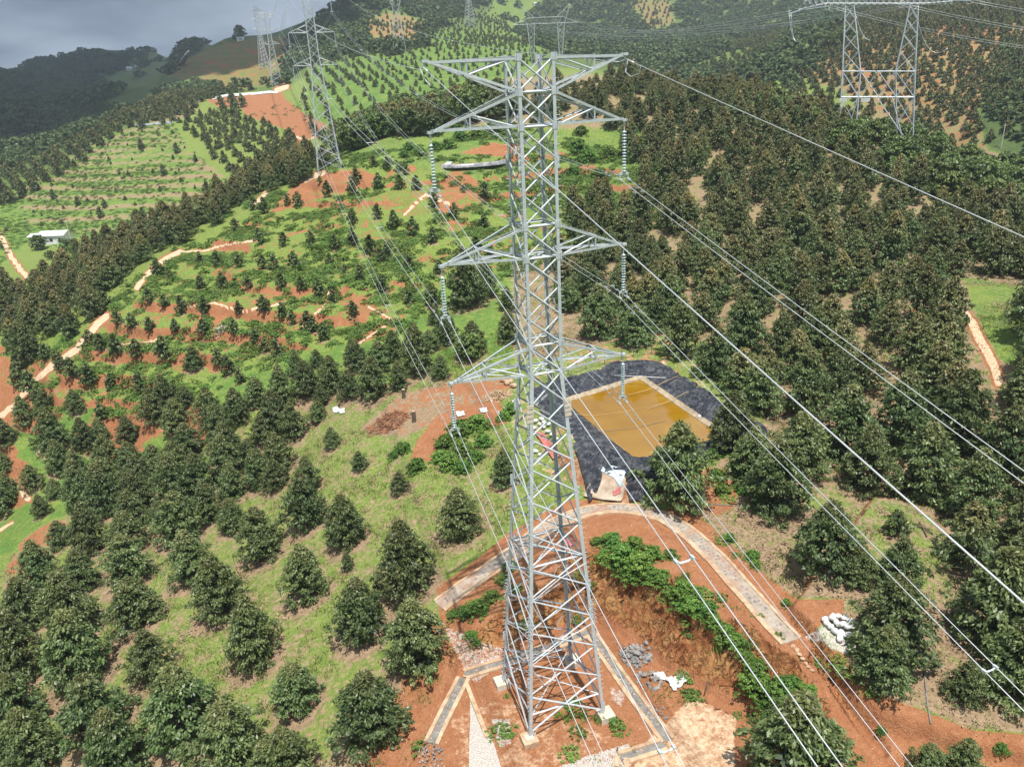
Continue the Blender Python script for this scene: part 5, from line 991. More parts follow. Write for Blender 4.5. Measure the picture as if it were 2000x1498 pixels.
# ------------------------------------------------------------------ the big portal pylon at right
BD = 232.; pb = atD(1700, 268, BD); zb = min(float(T(pb[0], pb[1])), pb[2]); kx = BD/FPX*1.02; VW = math.atan2(pb[0]-CAM[0], pb[1]-CAM[1])
BP = empty('portal_pylon', (pb[0], pb[1], pb[2]), -VW-.02); tag(BP, 'big twin legged portal pylon with a lattice crossbeam behind the forest at upper right', 'pylon')
_vn = np.array([math.sin(VW), math.cos(VW), 0.]); MBI = (Matrix.Translation(BP.location)@Matrix.Rotation(-VW-.02, 4, 'Z')).inverted()
def bp(u, dy, v):       # survey point in the upright plane of the pylon's face, dy metres behind it
    d = ray(u, v); P_ = CAM+(_vn@(pb-CAM))/(_vn@d)*d+_vn*dy; return MBI@Vector(P_)
def bar(nm, p, q, w, par=BP): b = MB(); b.tube([p, q], w, 4); return b.ob(nm, M_steel, par)
cols = [[(1637, 300), (1646, 140), (1651, 12)], [(1668, 300) , (1681, 140), (1668, 12)], [(1752, 300), (1749, 140), (1777, 12)], [(1781, 300), (1787, 140), (1793, 12)]]
front, backy = -3.4, 3.6
def cl_(i, v, y):
    c = cols[i]; 
    for (u0, v0), (u1, v1) in zip(c, c[1:]):
        if v0 >= v >= v1: t = (v0-v)/(v0-v1); return bp(u0+(u1-u0)*t, y*(.35+.65*(v+40)/340), v)
    return bp(c[-1][0], y*.5, v)
sh = -34
for i in range(4):
    for y in (front, backy):
        b = MB(); b.tube([cl_(i, 300, y), cl_(i, 140, y), cl_(i, 12, y)], .15, 4); b.ob('leg', M_steel, BP)
vs = [12, 38, 68, 100, 140, 190, 245, 300]
for (i0, i1) in ((0, 1), (2, 3)):
    for y in (front, backy):
        for v0, v1 in zip(vs, vs[1:]):
            bar('brace', cl_(i0, v0, y), cl_(i1, v1, y), .07); bar('brace', cl_(i1, v0, y), cl_(i0, v1, y), .07)
    for i in (i0, i1):
        for v0, v1 in zip(vs, vs[1:]): bar('brace', cl_(i, v0, front), cl_(i, v1, backy), .06); bar('brace', cl_(i, v0, backy), cl_(i, v1, front), .06)
for v in (140, 190):
    for y in (front, backy): bar('tie_beam', cl_(0, v, y), cl_(3, v, y), .14)
    bar('tie_beam', cl_(0, v, front), cl_(0, v, backy), .09); bar('tie_beam', cl_(3, v, front), cl_(3, v, backy), .09)
for y in (front, backy):
    bar('brace', cl_(1, 140, y), bp(1716, y*.8, 190), .1); bar('brace', cl_(2, 140, y), bp(1716, y*.8, 190), .1); bar('brace', bp(1716, y*.8, 140), cl_(1, 190, y), .1); bar('brace', bp(1716, y*.8, 140), cl_(2, 190, y), .1)
    bar('brace', bp(1676, y, 190), bp(1660, y, 245), .1); bar('brace', bp(1712, y, 190), bp(1768, y, 270), .1); bar('brace', bp(1742, y, 190), bp(1765, y, 280), .1)
for u in (1643, 1686): b = MB(); b.box(bp(u+5, front-.2, 195), (2.0 if u > 1650 else 1.8, .08, .9)); b.ob('white_sign', M_white, BP)
for y, zz in ((-1.3, 8), (1.3, 8), (-1.3, -12), (1.3, -12)):
    b = MB(); b.tube([bp(1560+(12 if zz < 0 else 0), y*.5, 20 if zz > 0 else 4), bp(1610, y, zz), bp(1800, y, zz), bp(1860, y*.5, 4)], .13, 4); b.ob('beam_chord', M_steel, BP)
for y in (-1.3, 1.3):
    b = MB()
    for i in range(24): u = 1570+12*i; b.tube([bp(u, y, 9), bp(u+6, y, -11), bp(u+12, y, 9)], .07, 4)
    b.ob('beam_lacing', M_steel, BP)
b = MB()
for i in range(24): u = 1570+12*i; b.tube([bp(u, -1.3, 9), bp(u+6, 1.3, 9), bp(u+12, -1.3, 9)], .06, 4)
b.ob('beam_lacing', M_steel, BP)
RB = Matrix.Translation(BP.location)@Matrix.Rotation(-VW-.02, 4, 'Z')
def W(u, dy, v): return RB@bp(u, dy, v)
def jumper(pts, label): w = tube_obj('jumper_cable', pts, .05, M_wire); tag(w, label, 'power line', 'jumper cables of the portal pylon')
def tension(p, q, label):
    r = empty('insulator_string', p); tag(r, label, 'insulator', 'strain insulators of the portal pylon'); d = Vector(q)-Vector(p); b = MB(); b.tube([(0, 0, 0), d], .14, 7); b.ob('disc_stack', M_glass, r)
    b = MB(); c = d*.97; ax_ = d.normalized(); x = ax_.cross(Vector((0, 0, 1))).normalized(); y = ax_.cross(x); b.tube([c+(x*math.cos(t*.524)+y*math.sin(t*.524))*.75 for t in range(13)], .07, 4, False); b.ob('corona_ring', M_white, r)
T1 = [(1575, 20, 1622, 18, -9), (1740, 8, 1760, 15, -9), (1862, 2, 1888, 8, -9)]
for i, (u0, v0, u1, v1, dy) in enumerate(T1):
    p0 = W(u0, -1, v0); q0 = W(u1, dy, v1); tension(p0, q0, ['pale strain insulator with a ring at the left end of the portal crossbeam', 'pale strain insulator with a ring near the middle of the portal crossbeam', 'pale strain insulator with a ring at the right end of the portal crossbeam'][i])
    for j in (-.25, .25):
        q = q0+Vector((0, 0, j)); e_ = q+Vector((170, -60, -16+6*i)); w = tube_obj('far_conductor', span(q, e_, 9), .035, M_wire); tag(w, f'{"upper" if j > 0 else "lower"} wire leaving the portal pylon rightwards, '+['left phase', 'middle phase', 'right phase'][i], 'power line', 'conductors of the portal line')
for i, (u0, v0) in enumerate(((1545, 26), (1575, 44), (1700, 10), (1790, 12))):
    p0 = W(u0, 1, v0); e_ = Vector(C_POR[0])+Vector(((-58+38*i)*C_POR[1], 0, 56*C_POR[1]))
    for j in (0, .6): w = tube_obj('far_conductor', span(p0+Vector((0, 0, j)), e_+Vector((0, 0, j*2)), 7), .04, M_wire); tag(w, f'{"upper" if j else "lower"} wire from the portal pylon to the horned one, '+['outermost left', 'second from the left', 'third from the left', 'rightmost'][i], 'power line', 'conductors of the portal line')
tension(W(1575, 0, 17), W(1541, 1, 27), 'strain insulator stretching left off the end of the portal crossbeam')
for i, (ua, va, ub, vb, s_) in enumerate(((1541, 27, 1560, 82, 2.2), (1545, 27, 1556, 80, 1.8), (1672, 30, 1700, 80, 1.5), (1790, 30, 1850, 95, 4))): jumper(span(W(ua, 0, va), W(ub, -2, vb), s_, 10), ['outer drooping jumper at the left end of the portal crossbeam', 'inner drooping jumper at the left end of the portal crossbeam', 'jumper hanging under the middle of the portal crossbeam', 'jumper sagging to the right of the portal legs'][i])
# far wires between distant pylons across the hills
for i, dz in enumerate((.95, .95, 1.08)):
    a = WP[0]+Vector(((-24+24*i)*WP[1], 0, dz*WP[2])); b_ = Vector(C_POR[0])+Vector((-50*C_POR[1], 0, (62+6*i)*C_POR[1])); w = tube_obj('far_conductor', span(a, a+Vector((-250, 420, 60+10*i)), 10), .06, M_wire); tag(w, ['left', 'middle', 'right'][i]+' wire climbing away from the fork headed pylon', 'power line', 'wires of the fork headed pylon')
# ------------------------------------------------------------------ drains
def resample(P, st):
    P = [Vector(p) for p in P]; out = [P[0]]
    for a, b in zip(P, P[1:]):
        n = max(1, int((b-a).length/st)); out += [a.lerp(b, (i+1)/n) for i in range(n)]
    return out
def ribbon(pts, prof, zf, jig=.0, seed=0):
    """sweep a cross profile [(offset, dz)] along ground points; zf(x,y,base) gives height"""
    rs = random.Random(seed); V = []; Fc = []; m = len(prof)
    for i, p in enumerate(pts):
        t = (pts[min(i+1, len(pts)-1)]-pts[max(i-1, 0)]); t.z = 0; t.normalize(); nrm = Vector((-t.y, t.x, 0))
        for o_, dz in prof: q = p+nrm*(o_+rs.uniform(-jig, jig)); V.append((q.x, q.y, zf(q, p)+dz+rs.uniform(-jig, jig)*.5))
    for i in range(len(pts)-1):
        for k in range(m-1): Fc.append((i*m+k, (i+1)*m+k, (i+1)*m+k+1, i*m+k+1))
    Fc.append(tuple(range(m))); Fc.append(tuple((len(pts)-1)*m+k for k in range(m))[::-1]); return V, Fc
def rock(name, p, r, mt, parent=None, seed=0, flat=.7, loc=None):
    rs = random.Random(seed); b = bmesh.new(); bmesh.ops.create_icosphere(b, subdivisions=1, radius=1)
    ax = [Vector((rs.gauss(0, 1), rs.gauss(0, 1), rs.gauss(0, 1))).normalized() for _ in range(6)]
    for v in b.verts:
        for a in ax:
            d = v.co.dot(a)
            if d > .62: v.co -= a*(d-.62)
        v.co.z *= flat
    me = bpy.data.meshes.new(name); b.to_mesh(me); b.free(); me.materials.append(mt); return me
ROCKS = [rock('stone', None, 1, M_stone, seed=i) for i in range(6)]; DROCKS = [rock('stone', None, 1, M_dstone, seed=10+i) for i in range(4)]; PROCKS = [rock('stone', None, 1, M_kerb, seed=20+i) for i in range(4)]
rp = resample([(x, y, z) for x, y, z in RING], .45)
for _ in range(3): rp = [rp[0]]+[(rp[i-1]+rp[i]*2+rp[i+1])/4 for i in range(1, len(rp)-1)]+[rp[-1]]
flat = lambda q, p: p.z
D1 = empty('paved_drain', rp[0]); tag(D1, 'curved stone paved drain with sandy kerbs ringing the slope behind the pylon', 'drain')
def world_child(name, V, Fc, mt, par, smooth=False): o = ob(name, mkmesh(name, V, Fc, mt, smooth), par); o.matrix_parent_inverse = par.matrix_basis.inverted() if False else Matrix.Translation(-par.location); return o
V, Fc = ribbon(rp, [(-.62, -.3), (-.6, .02), (-.2, .0), (.2, -.01), (.6, .0), (.8, .03), (.82, -.3)], flat, .03, 1); world_child('paving', V, Fc, M_pave, D1)
V, Fc = ribbon(rp, [(-1.12, -.4), (-1.08, .11), (-.85, .15), (-.62, .12), (-.6, -.02)], flat, .035, 2); world_child('kerb', V, Fc, M_kerb, D1)
V, Fc = ribbon(rp, [(.8, -.02), (.82, .10), (.98, .12), (1.12, .08), (1.15, -.4)], flat, .03, 3); world_child('kerb', V, Fc, M_kerb, D1)
k = 0
for i in range(2, len(rp)-2):
    t = (rp[i+1]-rp[i-1]).normalized(); nrm = Vector((-t.y, t.x, 0))
    for o_ in ((-.32, .1, .5) if i % 2 else (-.12, .32)):
        if rnd.random() < .25: continue
        q = rp[i]+nrm*(o_+rnd.uniform(-.08, .08)); s = rnd.uniform(.10, .2); ob('stone', DROCKS[k % 4], D1, q-D1.location+Vector((0, 0, -.02)), (0, 0, rnd.random()*6), (s*1.2, s, s*.5)); k += 1
def ditch(px, label, w=.32, hk=.16, z0=.0, zl=None):
    P = [Vector(atz(u, v, z0)) for u, v in P2(px)]; pts = resample(P, .5); o = empty('mortar_drain', pts[0]); tag(o, label, 'drain'); f = lambda q, p: z0
    V, Fc = ribbon(pts, [(-w-.34, -.15), (-w-.32, hk), (-w, hk+.02), (-w+.02, -.02)], f, .02, 4); world_child('kerb', V, Fc, M_kerb, o)
    V, Fc = ribbon(pts, [(w-.02, -.02), (w, hk+.02), (w+.32, hk), (w+.34, -.15)], f, .02, 5); world_child('kerb', V, Fc, M_kerb, o)
    V, Fc = ribbon(pts, [(-w-.01, .0), (-w*.3, -.0), (w*.3, -.01), (w+.01, .0)], lambda q, p: z0+.085, .015, 6); world_child('channel_bed', V, Fc, M_dstone, o)
    for i in range(len(pts)):
        for j in range(2): s = rnd.uniform(.08, .16); q = pts[i]+Vector((rnd.uniform(-.25, .25), rnd.uniform(-.2, .2), .09)); ob('stone', (DROCKS+PROCKS)[rnd.randrange(8)], o, q-o.location, (0, 0, rnd.random()*6), (s, s*.8, s*.5))
    return o
ditch('842,1452 872,1390 905,1325', 'mortared drain running down from the forked corner to the lower left')
ditch('908,1318 985,1294 1070,1264', 'mortared drain along the foot of the slope, left behind the pylon')
ditch('1080,1262 1150,1236', 'short stone drain at the back corner of the pylon platform')
ditch('1156,1240 1200,1305 1250,1375 1305,1447', 'long dark drain running down the right side of the pylon platform')
ditch('1298,1455 1255,1468 1212,1482', 'stone filled drain closing the front right corner of the platform')
def kerb(px, label, w=.2, h_=.16, mt=None, nm='mortar_kerb'):
    pts = resample([Vector(atz(u, v, 0)) for u, v in P2(px)], .5); V, Fc = ribbon(pts, [(-w, -.1), (-w+.02, h_), (w-.02, h_), (w, -.1)], lambda q, p: 0, .02, 8); o = ob(nm, mkmesh(nm, V, Fc, mt or M_kerb)); tag(o, label, 'kerb'); return o
kerb('911,1335 922,1365 936,1400 952,1440', 'sandy kerb forking off to the right from the drain corner')
kerb('1204,1498 1206,1478', 'short stub kerb below the front drain'); kerb('1222,1510 1225,1482', 'second stub kerb beside the front drain')
b = MB(); q = Vector(atz(1206, 1468, 0)); b.tube([q, q+Vector((0, 0, .5))], .06, 8); tag(b.ob('rusty_pipe', M_rust), 'short rusty pipe standing at the end of the front drain', 'pipe')
# row of kerb stones in the earth at the right end of the ring
for i, (u, v) in enumerate(P2('1550,1262 1556,1270 1562,1279 1567,1287 1573,1295 1578,1302 1586,1309')):
    h = hit(u, v); o = ob('kerb_stone', PROCKS[i % 4], None, h+np.array([0, 0, .06]), (0, 0, i), (.3, .24, .18)); tag(o, 'sandy block laid in a row past the end of the paved drain', 'stone', 'row of blocks past the paved drain')
def stone_pile(u, v, rx, n, label, mts, s0=.2, s1=.34):
    h = Vector(hit(u, v)); o = empty('stone_pile', h); tag(o, label, 'stones')
    for i in range(n):
        a = rnd.random()*6.28; r = rx*math.sqrt(rnd.random()); p = Vector((r*math.cos(a), r*math.sin(a), 0)); p.z = float(T(h.x+p.x, h.y+p.y))-h.z+max(0, .55*(1-r/rx))*rnd.random()+.08
        s = rnd.uniform(s0, s1); ob('stone', mts[i % len(mts)], o, p, (rnd.random(), rnd.random(), rnd.random()*6), (s, s*.85, s*.8))
stone_pile(1243, 1282, 1.45, 85, 'heap of grey building stones at the foot of the cut bank', ROCKS); stone_pile(1268, 1330, 1.15, 38, 'scattered grey stones beside the crumpled white sacks', ROCKS, .16, .3)
stone_pile(838, 1480, 1.3, 70, 'grey rubble spilling from the lower end of the left drain', ROCKS, .08, .17); stone_pile(1285, 1395, .9, 14, 'few grey stones half hidden in the fresh grass', ROCKS, .12, .2)
# ------------------------------------------------------------------ quads laid over the ground
def drape(name, px, mt, label, cat, h_=.07, amp=.06, n=22, seed=1, edge=.12, parent=None, zz=None, thick=False):
    c = [np.array(hit(u, v)) for u, v in P2(px)] if zz is None else [np.array(atz(u, v, zz[i] if hasattr(zz, '__len__') else zz)) for i, (u, v) in enumerate(P2(px))]
    s, t = np.meshgrid(np.linspace(0, 1, n), np.linspace(0, 1, n)); rs = np.random.RandomState(seed); e = edge
    s2 = s+e*fbm(t*6+seed, s*6, 1., 3)*.5; t2 = t+e*fbm(s*6, t*6+seed*3, 1., 3)*.5
    P = ((1-s2)*(1-t2))[..., None]*c[0]+(s2*(1-t2))[..., None]*c[1]+(s2*t2)[..., None]*c[2]+((1-s2)*t2)[..., None]*c[3]
    x, y = P[..., 0], P[..., 1]; z = T(x, y) if zz is None else P[..., 2]; rid = 1-np.abs(fbm(x*1.0+seed, y, .9, 4))*2
    z = z+h_+amp*rid; V = np.stack([x, y, z], -1).reshape(-1, 3); idx = np.arange(n*n).reshape(n, n); q = np.stack([idx[:-1, :-1], idx[:-1, 1:], idx[1:, 1:], idx[1:, :-1]], -1).reshape(-1, 4)
    o = ob(name, mkmesh(name, V, q, mt, True), parent); 
    sm = o.modifiers.new('thickness', 'SOLIDIFY'); sm.thickness = .025; sm.offset = -1
    if label: tag(o, label, cat)
    return o
# ------------------------------------------------------------------ the lined pond
m, nt, b_ = mat('pond_liner_plastic'); n1 = noise(nt, 1.1, 6, .65, dist=.8); nt.links.new(ramp(nt, [(.3, (.03, .034, .044)), (.48, (.09, .10, .125)), (.66, (.30, .30, .31))], n1), b_.inputs['Base Color'])  # grey-blue sheen painted into the base colour, along with pale dust
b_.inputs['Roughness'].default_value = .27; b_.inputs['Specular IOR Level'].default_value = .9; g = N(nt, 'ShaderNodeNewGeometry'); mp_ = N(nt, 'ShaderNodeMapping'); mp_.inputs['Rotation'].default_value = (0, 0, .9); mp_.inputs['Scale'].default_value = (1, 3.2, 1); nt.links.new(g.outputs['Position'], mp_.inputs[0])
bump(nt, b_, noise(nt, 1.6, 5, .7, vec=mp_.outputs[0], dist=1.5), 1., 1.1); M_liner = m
def liner():
    per = []; P = [Vector((x, y, 0)) for x, y in POND]; n = len(P); c = sum(P, Vector())/n
    area = sum(P[i].x*P[(i+1) % n].y-P[(i+1) % n].x*P[i].y for i in range(n)); 
    for i in range(n):
        a, b2 = P[i], P[(i+1) % n]; L_ = (b2-a).length; m_ = int(L_/.2); t = (b2-a).normalized(); nr = Vector((t.y, -t.x, 0)) if area > 0 else Vector((-t.y, t.x, 0))
        tp = (P[i]-P[i-1]).normalized(); nrp = Vector((tp.y, -tp.x, 0)) if area > 0 else Vector((-tp.y, tp.x, 0))
        for j in range(10): q = j/10; per.append((a, (nrp*(1-q)+nr*q).normalized()))
        for j in range(m_): per.append((a.lerp(b2, j/m_), nr))
    K = 34; V = np.zeros((len(per), K, 3)); ni = len(per)
    for i, (p, nr) in enumerate(per):
        ang = math.atan2(p.y-c.y, p.x-c.x); front_ = max(0, -(nr.y))*1.6+max(0, -nr.x)*1.0; W_ = 4.6+1.1*float(fbm(np.array([i*.13]), np.array([3.]), 3., 3)[0])+front_*.9
        d = np.linspace(-.5, W_, K); V[i, :, 0] = p.x+nr.x*d; V[i, :, 1] = p.y+nr.y*d; V[i, :, 2] = i*.2
    x, y, ii = V[..., 0], V[..., 1], V[..., 2].copy(); z = T(x, y, False); dd = np.broadcast_to(np.linspace(0, 1, K), x.shape)
    rid = (1-np.abs(fbm(ii*1.0, dd*3.5, .8, 3))*2.4)*.42+(1-np.abs(fbm(x, y, 1.4, 4))*2)*.14+.05*fbm(x, y, .4, 2)
    V[..., 2] = z+.06+np.clip(rid, -.05, .4)*sst(dd, .12, .34); V[:, -1, 2] -= .25; V[:, 0, 2] -= .3
    idx = np.arange(ni*K).reshape(ni, K); j = np.roll(idx, -1, 0); q = np.stack([idx[:, :-1], idx[:, 1:], j[:, 1:], j[:, :-1]], -1).reshape(-1, 4)
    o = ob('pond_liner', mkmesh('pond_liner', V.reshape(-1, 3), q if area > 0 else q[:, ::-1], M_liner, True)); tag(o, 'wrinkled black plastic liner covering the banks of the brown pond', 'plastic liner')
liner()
m, nt, b_ = mat('murky_water'); nt.links.new(ramp(nt, [(.3, (.22, .105, .004)), (.55, (.26, .135, .008)), (.75, (.31, .18, .03))], noise(nt, .16, 4, .6)), b_.inputs['Base Color']); b_.inputs['Roughness'].default_value = .06; b_.inputs['Specular IOR Level'].default_value = .6
bump(nt, b_, noise(nt, 2.2, 4, .6), .05, .05); M_water = m
pw = [Vector((x, y, 0)) for x, y in POND]; cen = sum(pw, Vector())/4; pts = []
for i in range(4):
    a, b2 = pw[i], pw[(i+1) % 4]
    for j in range(16): q = a.lerp(b2, j/16); q = cen+(q-cen)*(1.03+.006*rnd.uniform(-1, 1)); pts.append((q.x, q.y, WATER_Z))
V = [(cen.x, cen.y, WATER_Z)]+pts; o = ob('pond_water', mkmesh('pond_water', V, [(0, 1+i, 1+(i+1) % 64) for i in range(64)] if False else [(0, 1+(i+1) % 64, 1+i) for i in range(64)], M_water)); tag(o, kind='structure')
M_lip = simple('dusty_concrete_lip', (.22, .17, .11), (.42, .34, .23), 1.1, .9, bmp=.5, obj=False)
lp = resample([Vector((20.2, 43.2, WATER_Z)), Vector((33.8, 46.4, WATER_Z)), Vector((33.3, 24.8, WATER_Z))], .4)
V, Fc = ribbon(lp, [(-.15, -.2), (-.1, .08), (.25, .24), (.55, .42), (.66, .2)], lambda q, p: WATER_Z, .05, 9); o = ob('pond_lip', mkmesh('pond_lip', V, Fc, M_lip)); tag(o, 'dusty concrete lip between the water and the plastic liner', 'kerb')
def line_on(px, zs, r, mt, name, label, cat, n=6): 
    p = P2(px); pts = [Vector(atz(u, v, z)) for (u, v), z in zip(p, zs)]; tag(tube_obj(name, pts, r, mt, None, n), label, cat)
line_on('1199,733 1300,738', (8.6, 8.9), .05, M_white, 'bamboo_pole', 'pale pole lying over the back bank of the pond', 'pole')
M_bamboo = simple('bamboo', (.4, .26, .12), (.55, .4, .2), 2, .6, bmp=0)
line_on('1225,772 1262,762 1325,734', (7.5, 7.9, 8.9), .035, M_bamboo, 'bamboo_pole', 'thin bamboo leaning into the pond from its far bank', 'pole'); line_on('1262,800 1310,782 1362,755', (7.4, 7.8, 8.8), .035, M_bamboo, 'bamboo_pole', 'longer bamboo leaning into the pond from the right bank', 'pole')
line_on('1360,812 1412,786', (7.5, 8.6), .03, M_bamboo, 'bamboo_pole', 'short bamboo beside the white float in the pond', 'pole')
line_on('1117,808 1160,812 1220,804 1290,790', (7.8, 7.36, 7.36, 7.36), .025, M_bamboo, 'hose', 'thin hose lying across the pond surface from its left bank', 'hose'); line_on('1128,840 1180,842 1240,836 1300,822', (8, 7.36, 7.36, 7.36), .025, M_dstone, 'hose', 'second hose across the middle of the pond surface', 'hose')
line_on('1165,835 1190,856 1222,880', (8, 7.5, 7.36), .03, M_bamboo, 'hose', 'coiled hose end dipping into the near left edge of the pond', 'hose')
b = MB(); b.tube([(0, 0, 0), (0, 0, .35), (.02, 0, .5)], [.28, .25, .08], 8); o = b.ob('float', M_white); o.location = atz(1366, 817, WATER_Z); tag(o, 'small white float near the right corner of the pond', 'float')
# outer drape, ramp, banner
M_pave2 = dirty(simple('worn_concrete', (.36, .29, .21), (.52, .44, .34), 1.2, .9, bmp=.5, obj=False), .5)
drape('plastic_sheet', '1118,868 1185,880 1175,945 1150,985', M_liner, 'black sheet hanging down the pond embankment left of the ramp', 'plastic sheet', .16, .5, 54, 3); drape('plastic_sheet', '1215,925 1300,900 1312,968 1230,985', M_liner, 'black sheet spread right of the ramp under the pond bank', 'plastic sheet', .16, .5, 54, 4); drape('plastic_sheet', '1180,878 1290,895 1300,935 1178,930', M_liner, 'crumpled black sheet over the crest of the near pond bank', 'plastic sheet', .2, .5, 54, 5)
drape('concrete_ramp', '1160,925 1226,936 1212,984 1139,974', M_pave2, 'pale concrete ramp climbing from the drain to the pond', 'ramp', .32, .03, 14, 6, .03)
drape('tarpaulin', '1168,924 1196,915 1224,928 1212,962', M_blue, 'pale blue and white tarpaulin weighted on the concrete ramp', 'tarpaulin', .42, .05, 16, 7); drape('red_scrap', '1196,966 1212,957 1213,968 1199,974', M_red, 'red scrap of cloth under the corner of the pale tarpaulin', 'cloth scrap', .47, .04, 10, 8, .3)
for u, v in ((1190, 932), (1212, 936)): h = hit(u, v); tag(ob('weight_stone', DROCKS[0], None, h+np.array([0, 0, .55]), (0, 0, u), (.28, .14, .12)), 'dark stone weighing down the pale tarpaulin, '+('left one' if u < 1200 else 'right one'), 'stone')
drape('red_tarpaulin', '1042,845 1062,850 1095,895 1080,900', M_red, 'faded red tarpaulin lying beside the pylon left of the pond', 'tarpaulin', .25, .1, 18, 9); drape('red_scrap', '1100,1055 1118,1052 1122,1066 1108,1070', M_red, 'small red and white rag on the slope behind the pylon', 'cloth scrap', .1, .06, 10, 10, .3)
for i, (px, lb) in enumerate([('890,806 905,804 908,812 893,816', 'flat white scrap on the red mound under the lower left arm'), ('935,800 950,798 952,806 940,808', 'white scrap on the red earth nearest the pylon legs'), ('972,805 990,804 992,812 975,813', 'curled white scrap between the pylon legs and the mound'), ('648,798 660,796 664,806 652,808', 'white plastic scrap on the grass strip, left piece'), ('661,800 673,798 674,808 664,810', 'white plastic scrap on the grass strip, right piece'), ('1000,785 1015,783 1016,790 1003,792', 'white rag at the corner of the black liner')]): drape('plastic_scrap', px, M_white, lb, 'plastic scrap', .12, .08, 10, 20+i, .3)
drape('white_sheet', '1300,1328 1330,1316 1345,1330 1318,1352', M_white, 'crumpled white plastic sheet at the foot of the cut bank', 'plastic sheet', .12, .28, 18, 30, .3); drape('white_sheet', '1274,1318 1296,1316 1304,1330 1284,1330', M_white, 'smaller crumpled white sheet beside the scattered stones', 'plastic sheet', .1, .18, 14, 31, .3)
def sack(p, r, label, group, seed, mt=None):
    b = bmesh.new(); bmesh.ops.create_icosphere(b, subdivisions=3, radius=1); sx, sy, sz = 1.25*r, .85*r, .7*r
    co = np.array([v.co[:] for v in b.verts]); nz = fbm(co[:, 0]*2+seed, co[:, 1]*2+co[:, 2], .8, 3)*.22
    for v, c, n_ in zip(b.verts, co, nz): k = (abs(c[0])**3+abs(c[1])**3+abs(c[2])**3)**(-1/3.); v.co = Vector(c)*(k*.92+n_); v.co.x *= sx; v.co.y *= sy; v.co.z *= sz
    me = bpy.data.meshes.new('sack'); b.to_mesh(me); b.free(); me.materials.append(mt or M_white); me.polygons.foreach_set('use_smooth', np.ones(len(me.polygons), bool)); o = ob('sack', me, None, p, (rnd.uniform(-.3, .3), rnd.uniform(-.3, .3), rnd.random()*6)); tag(o, label, 'sack', group)
for i, (u, v) in enumerate(P2('1615,1222 1622,1228 1630,1236 1640,1240 1650,1243 1660,1246 1625,1216 1636,1214 1648,1218 1660,1224 1665,1234 1632,1226 1645,1230 1655,1234 1612,1214 1640,1250')): h = hit(u, v); sack(h+np.array([0, 0, .28+(.35 if 5 < i < 14 else 0)]), rnd.uniform(.24, .32), 'filled white sack heaped beside the big tree right of the drain end', 'white sacks heaped right of the drain end', i)
for i, (u, v) in enumerate(P2('1046,826 1054,832 1062,838 1070,846 1078,852 1044,840 1036,850 1058,822 1072,832 1086,862 1040,870 1046,884 1055,892 1062,828')): h = hit(u, v); sack(h+np.array([0, 0, .3]), rnd.uniform(.24, .34), 'white sack lying behind the pylon around the red tarpaulin', 'white sacks around the red tarpaulin', 40+i)
for i, (u, v) in enumerate(P2('983,745 990,752 997,748 1003,757')): h = hit(u, v); sack(h+np.array([0, 0, .3]), .5, 'grey brown sack on the bare ground left of the liner, behind the pylon', 'grey sacks left of the liner', 60+i, M_kerb)
# fence behind the pond
fp = [hit(u, v) for u, v in P2('1045,762 1075,745 1110,733 1145,722 1181,712 1214,703 1237,697 1272,692 1310,696 1345,706 1380,720 1415,738 1450,760 1478,785')]
FN = empty('net_fence', fp[0]); tag(FN, 'dark netting fence on thin posts along the far bank of the pond', 'fence'); O_ = Vector(fp[0])
for h in fp: b = MB(); b.tube([Vector(h)-O_-Vector((0, 0, .3)), Vector(h)-O_+Vector((0, 0, 1.9))], .05, 5); b.ob('post', M_rust, FN)
b = MB()
for a, c in zip(fp, fp[1:]):
    a, c = Vector(a)-O_, Vector(c)-O_
    for i in range(7): z = .15+.27*i; b.tube([a+Vector((0, 0, z)), c+Vector((0, 0, z))], .010, 3, False)
    n = int((c-a).length/.3)
    for i in range(n): q = a.lerp(c, i/n); b.tube([q+Vector((0, 0, .1)), q+Vector((0, 0, 1.8))], .008, 3, False)
b.ob('netting', M_black, FN)['kind'] = 'stuff'
for u, v, l_ in ((1372, 882, 'thin dark post on the near right pond bank'), (1070, 812, 'thin post on the liner behind the pylon')):
    h = hit(u, v); b = MB(); b.tube([(0, 0, -.2), (0, 0, 1.7)], .05, 6); o = b.ob('post', M_rust); o.location = h; o.name = 'fence_post'; tag(o, l_, 'post')
# stumps, logs, brush
def stump(u, v, hh, r, label):
    h = Vector(hit(u, v)); o = empty('tree_stump', h); tag(o, label, 'tree stump'); b = MB(); b.tube([(0, 0, -.3), (0, 0, .1), (.03, 0, hh)], [r*1.25, r, r*.95], 10); b.ob('trunk', M_bark, o); b = MB(); b.tube([(.03, 0, hh), (.03, 0, hh+.03)], r*.9, 10); b.ob('cut_face', M_kerb, o)
stump(789, 777, 1.35, .3, 'upper cut tree stump with a pale top on the grassy slope'); stump(809, 824, 1.6, .32, 'lower cut tree stump beside the heap of dry brush'); stump(1767, 1046, 1.5, .2, 'cut log stump on the bright grass clearing at right')
for i, (px) in enumerate(('1785,1025 1822,1045', '1790,1032 1815,1036', '1795,1022 1810,1050')): a, c = [Vector(hit(u, v)) for u, v in P2(px)]; tag(tube_obj('fallen_branch', [a+Vector((0, 0, .15)), a.lerp(c, .5)+Vector((0, 0, .3)), c+Vector((0, 0, .12))], .07, M_bark), ['longest fallen branch right of the log stump', 'short fallen branch right of the log stump', 'fallen branch crossing the others by the log stump'][i], 'branch')
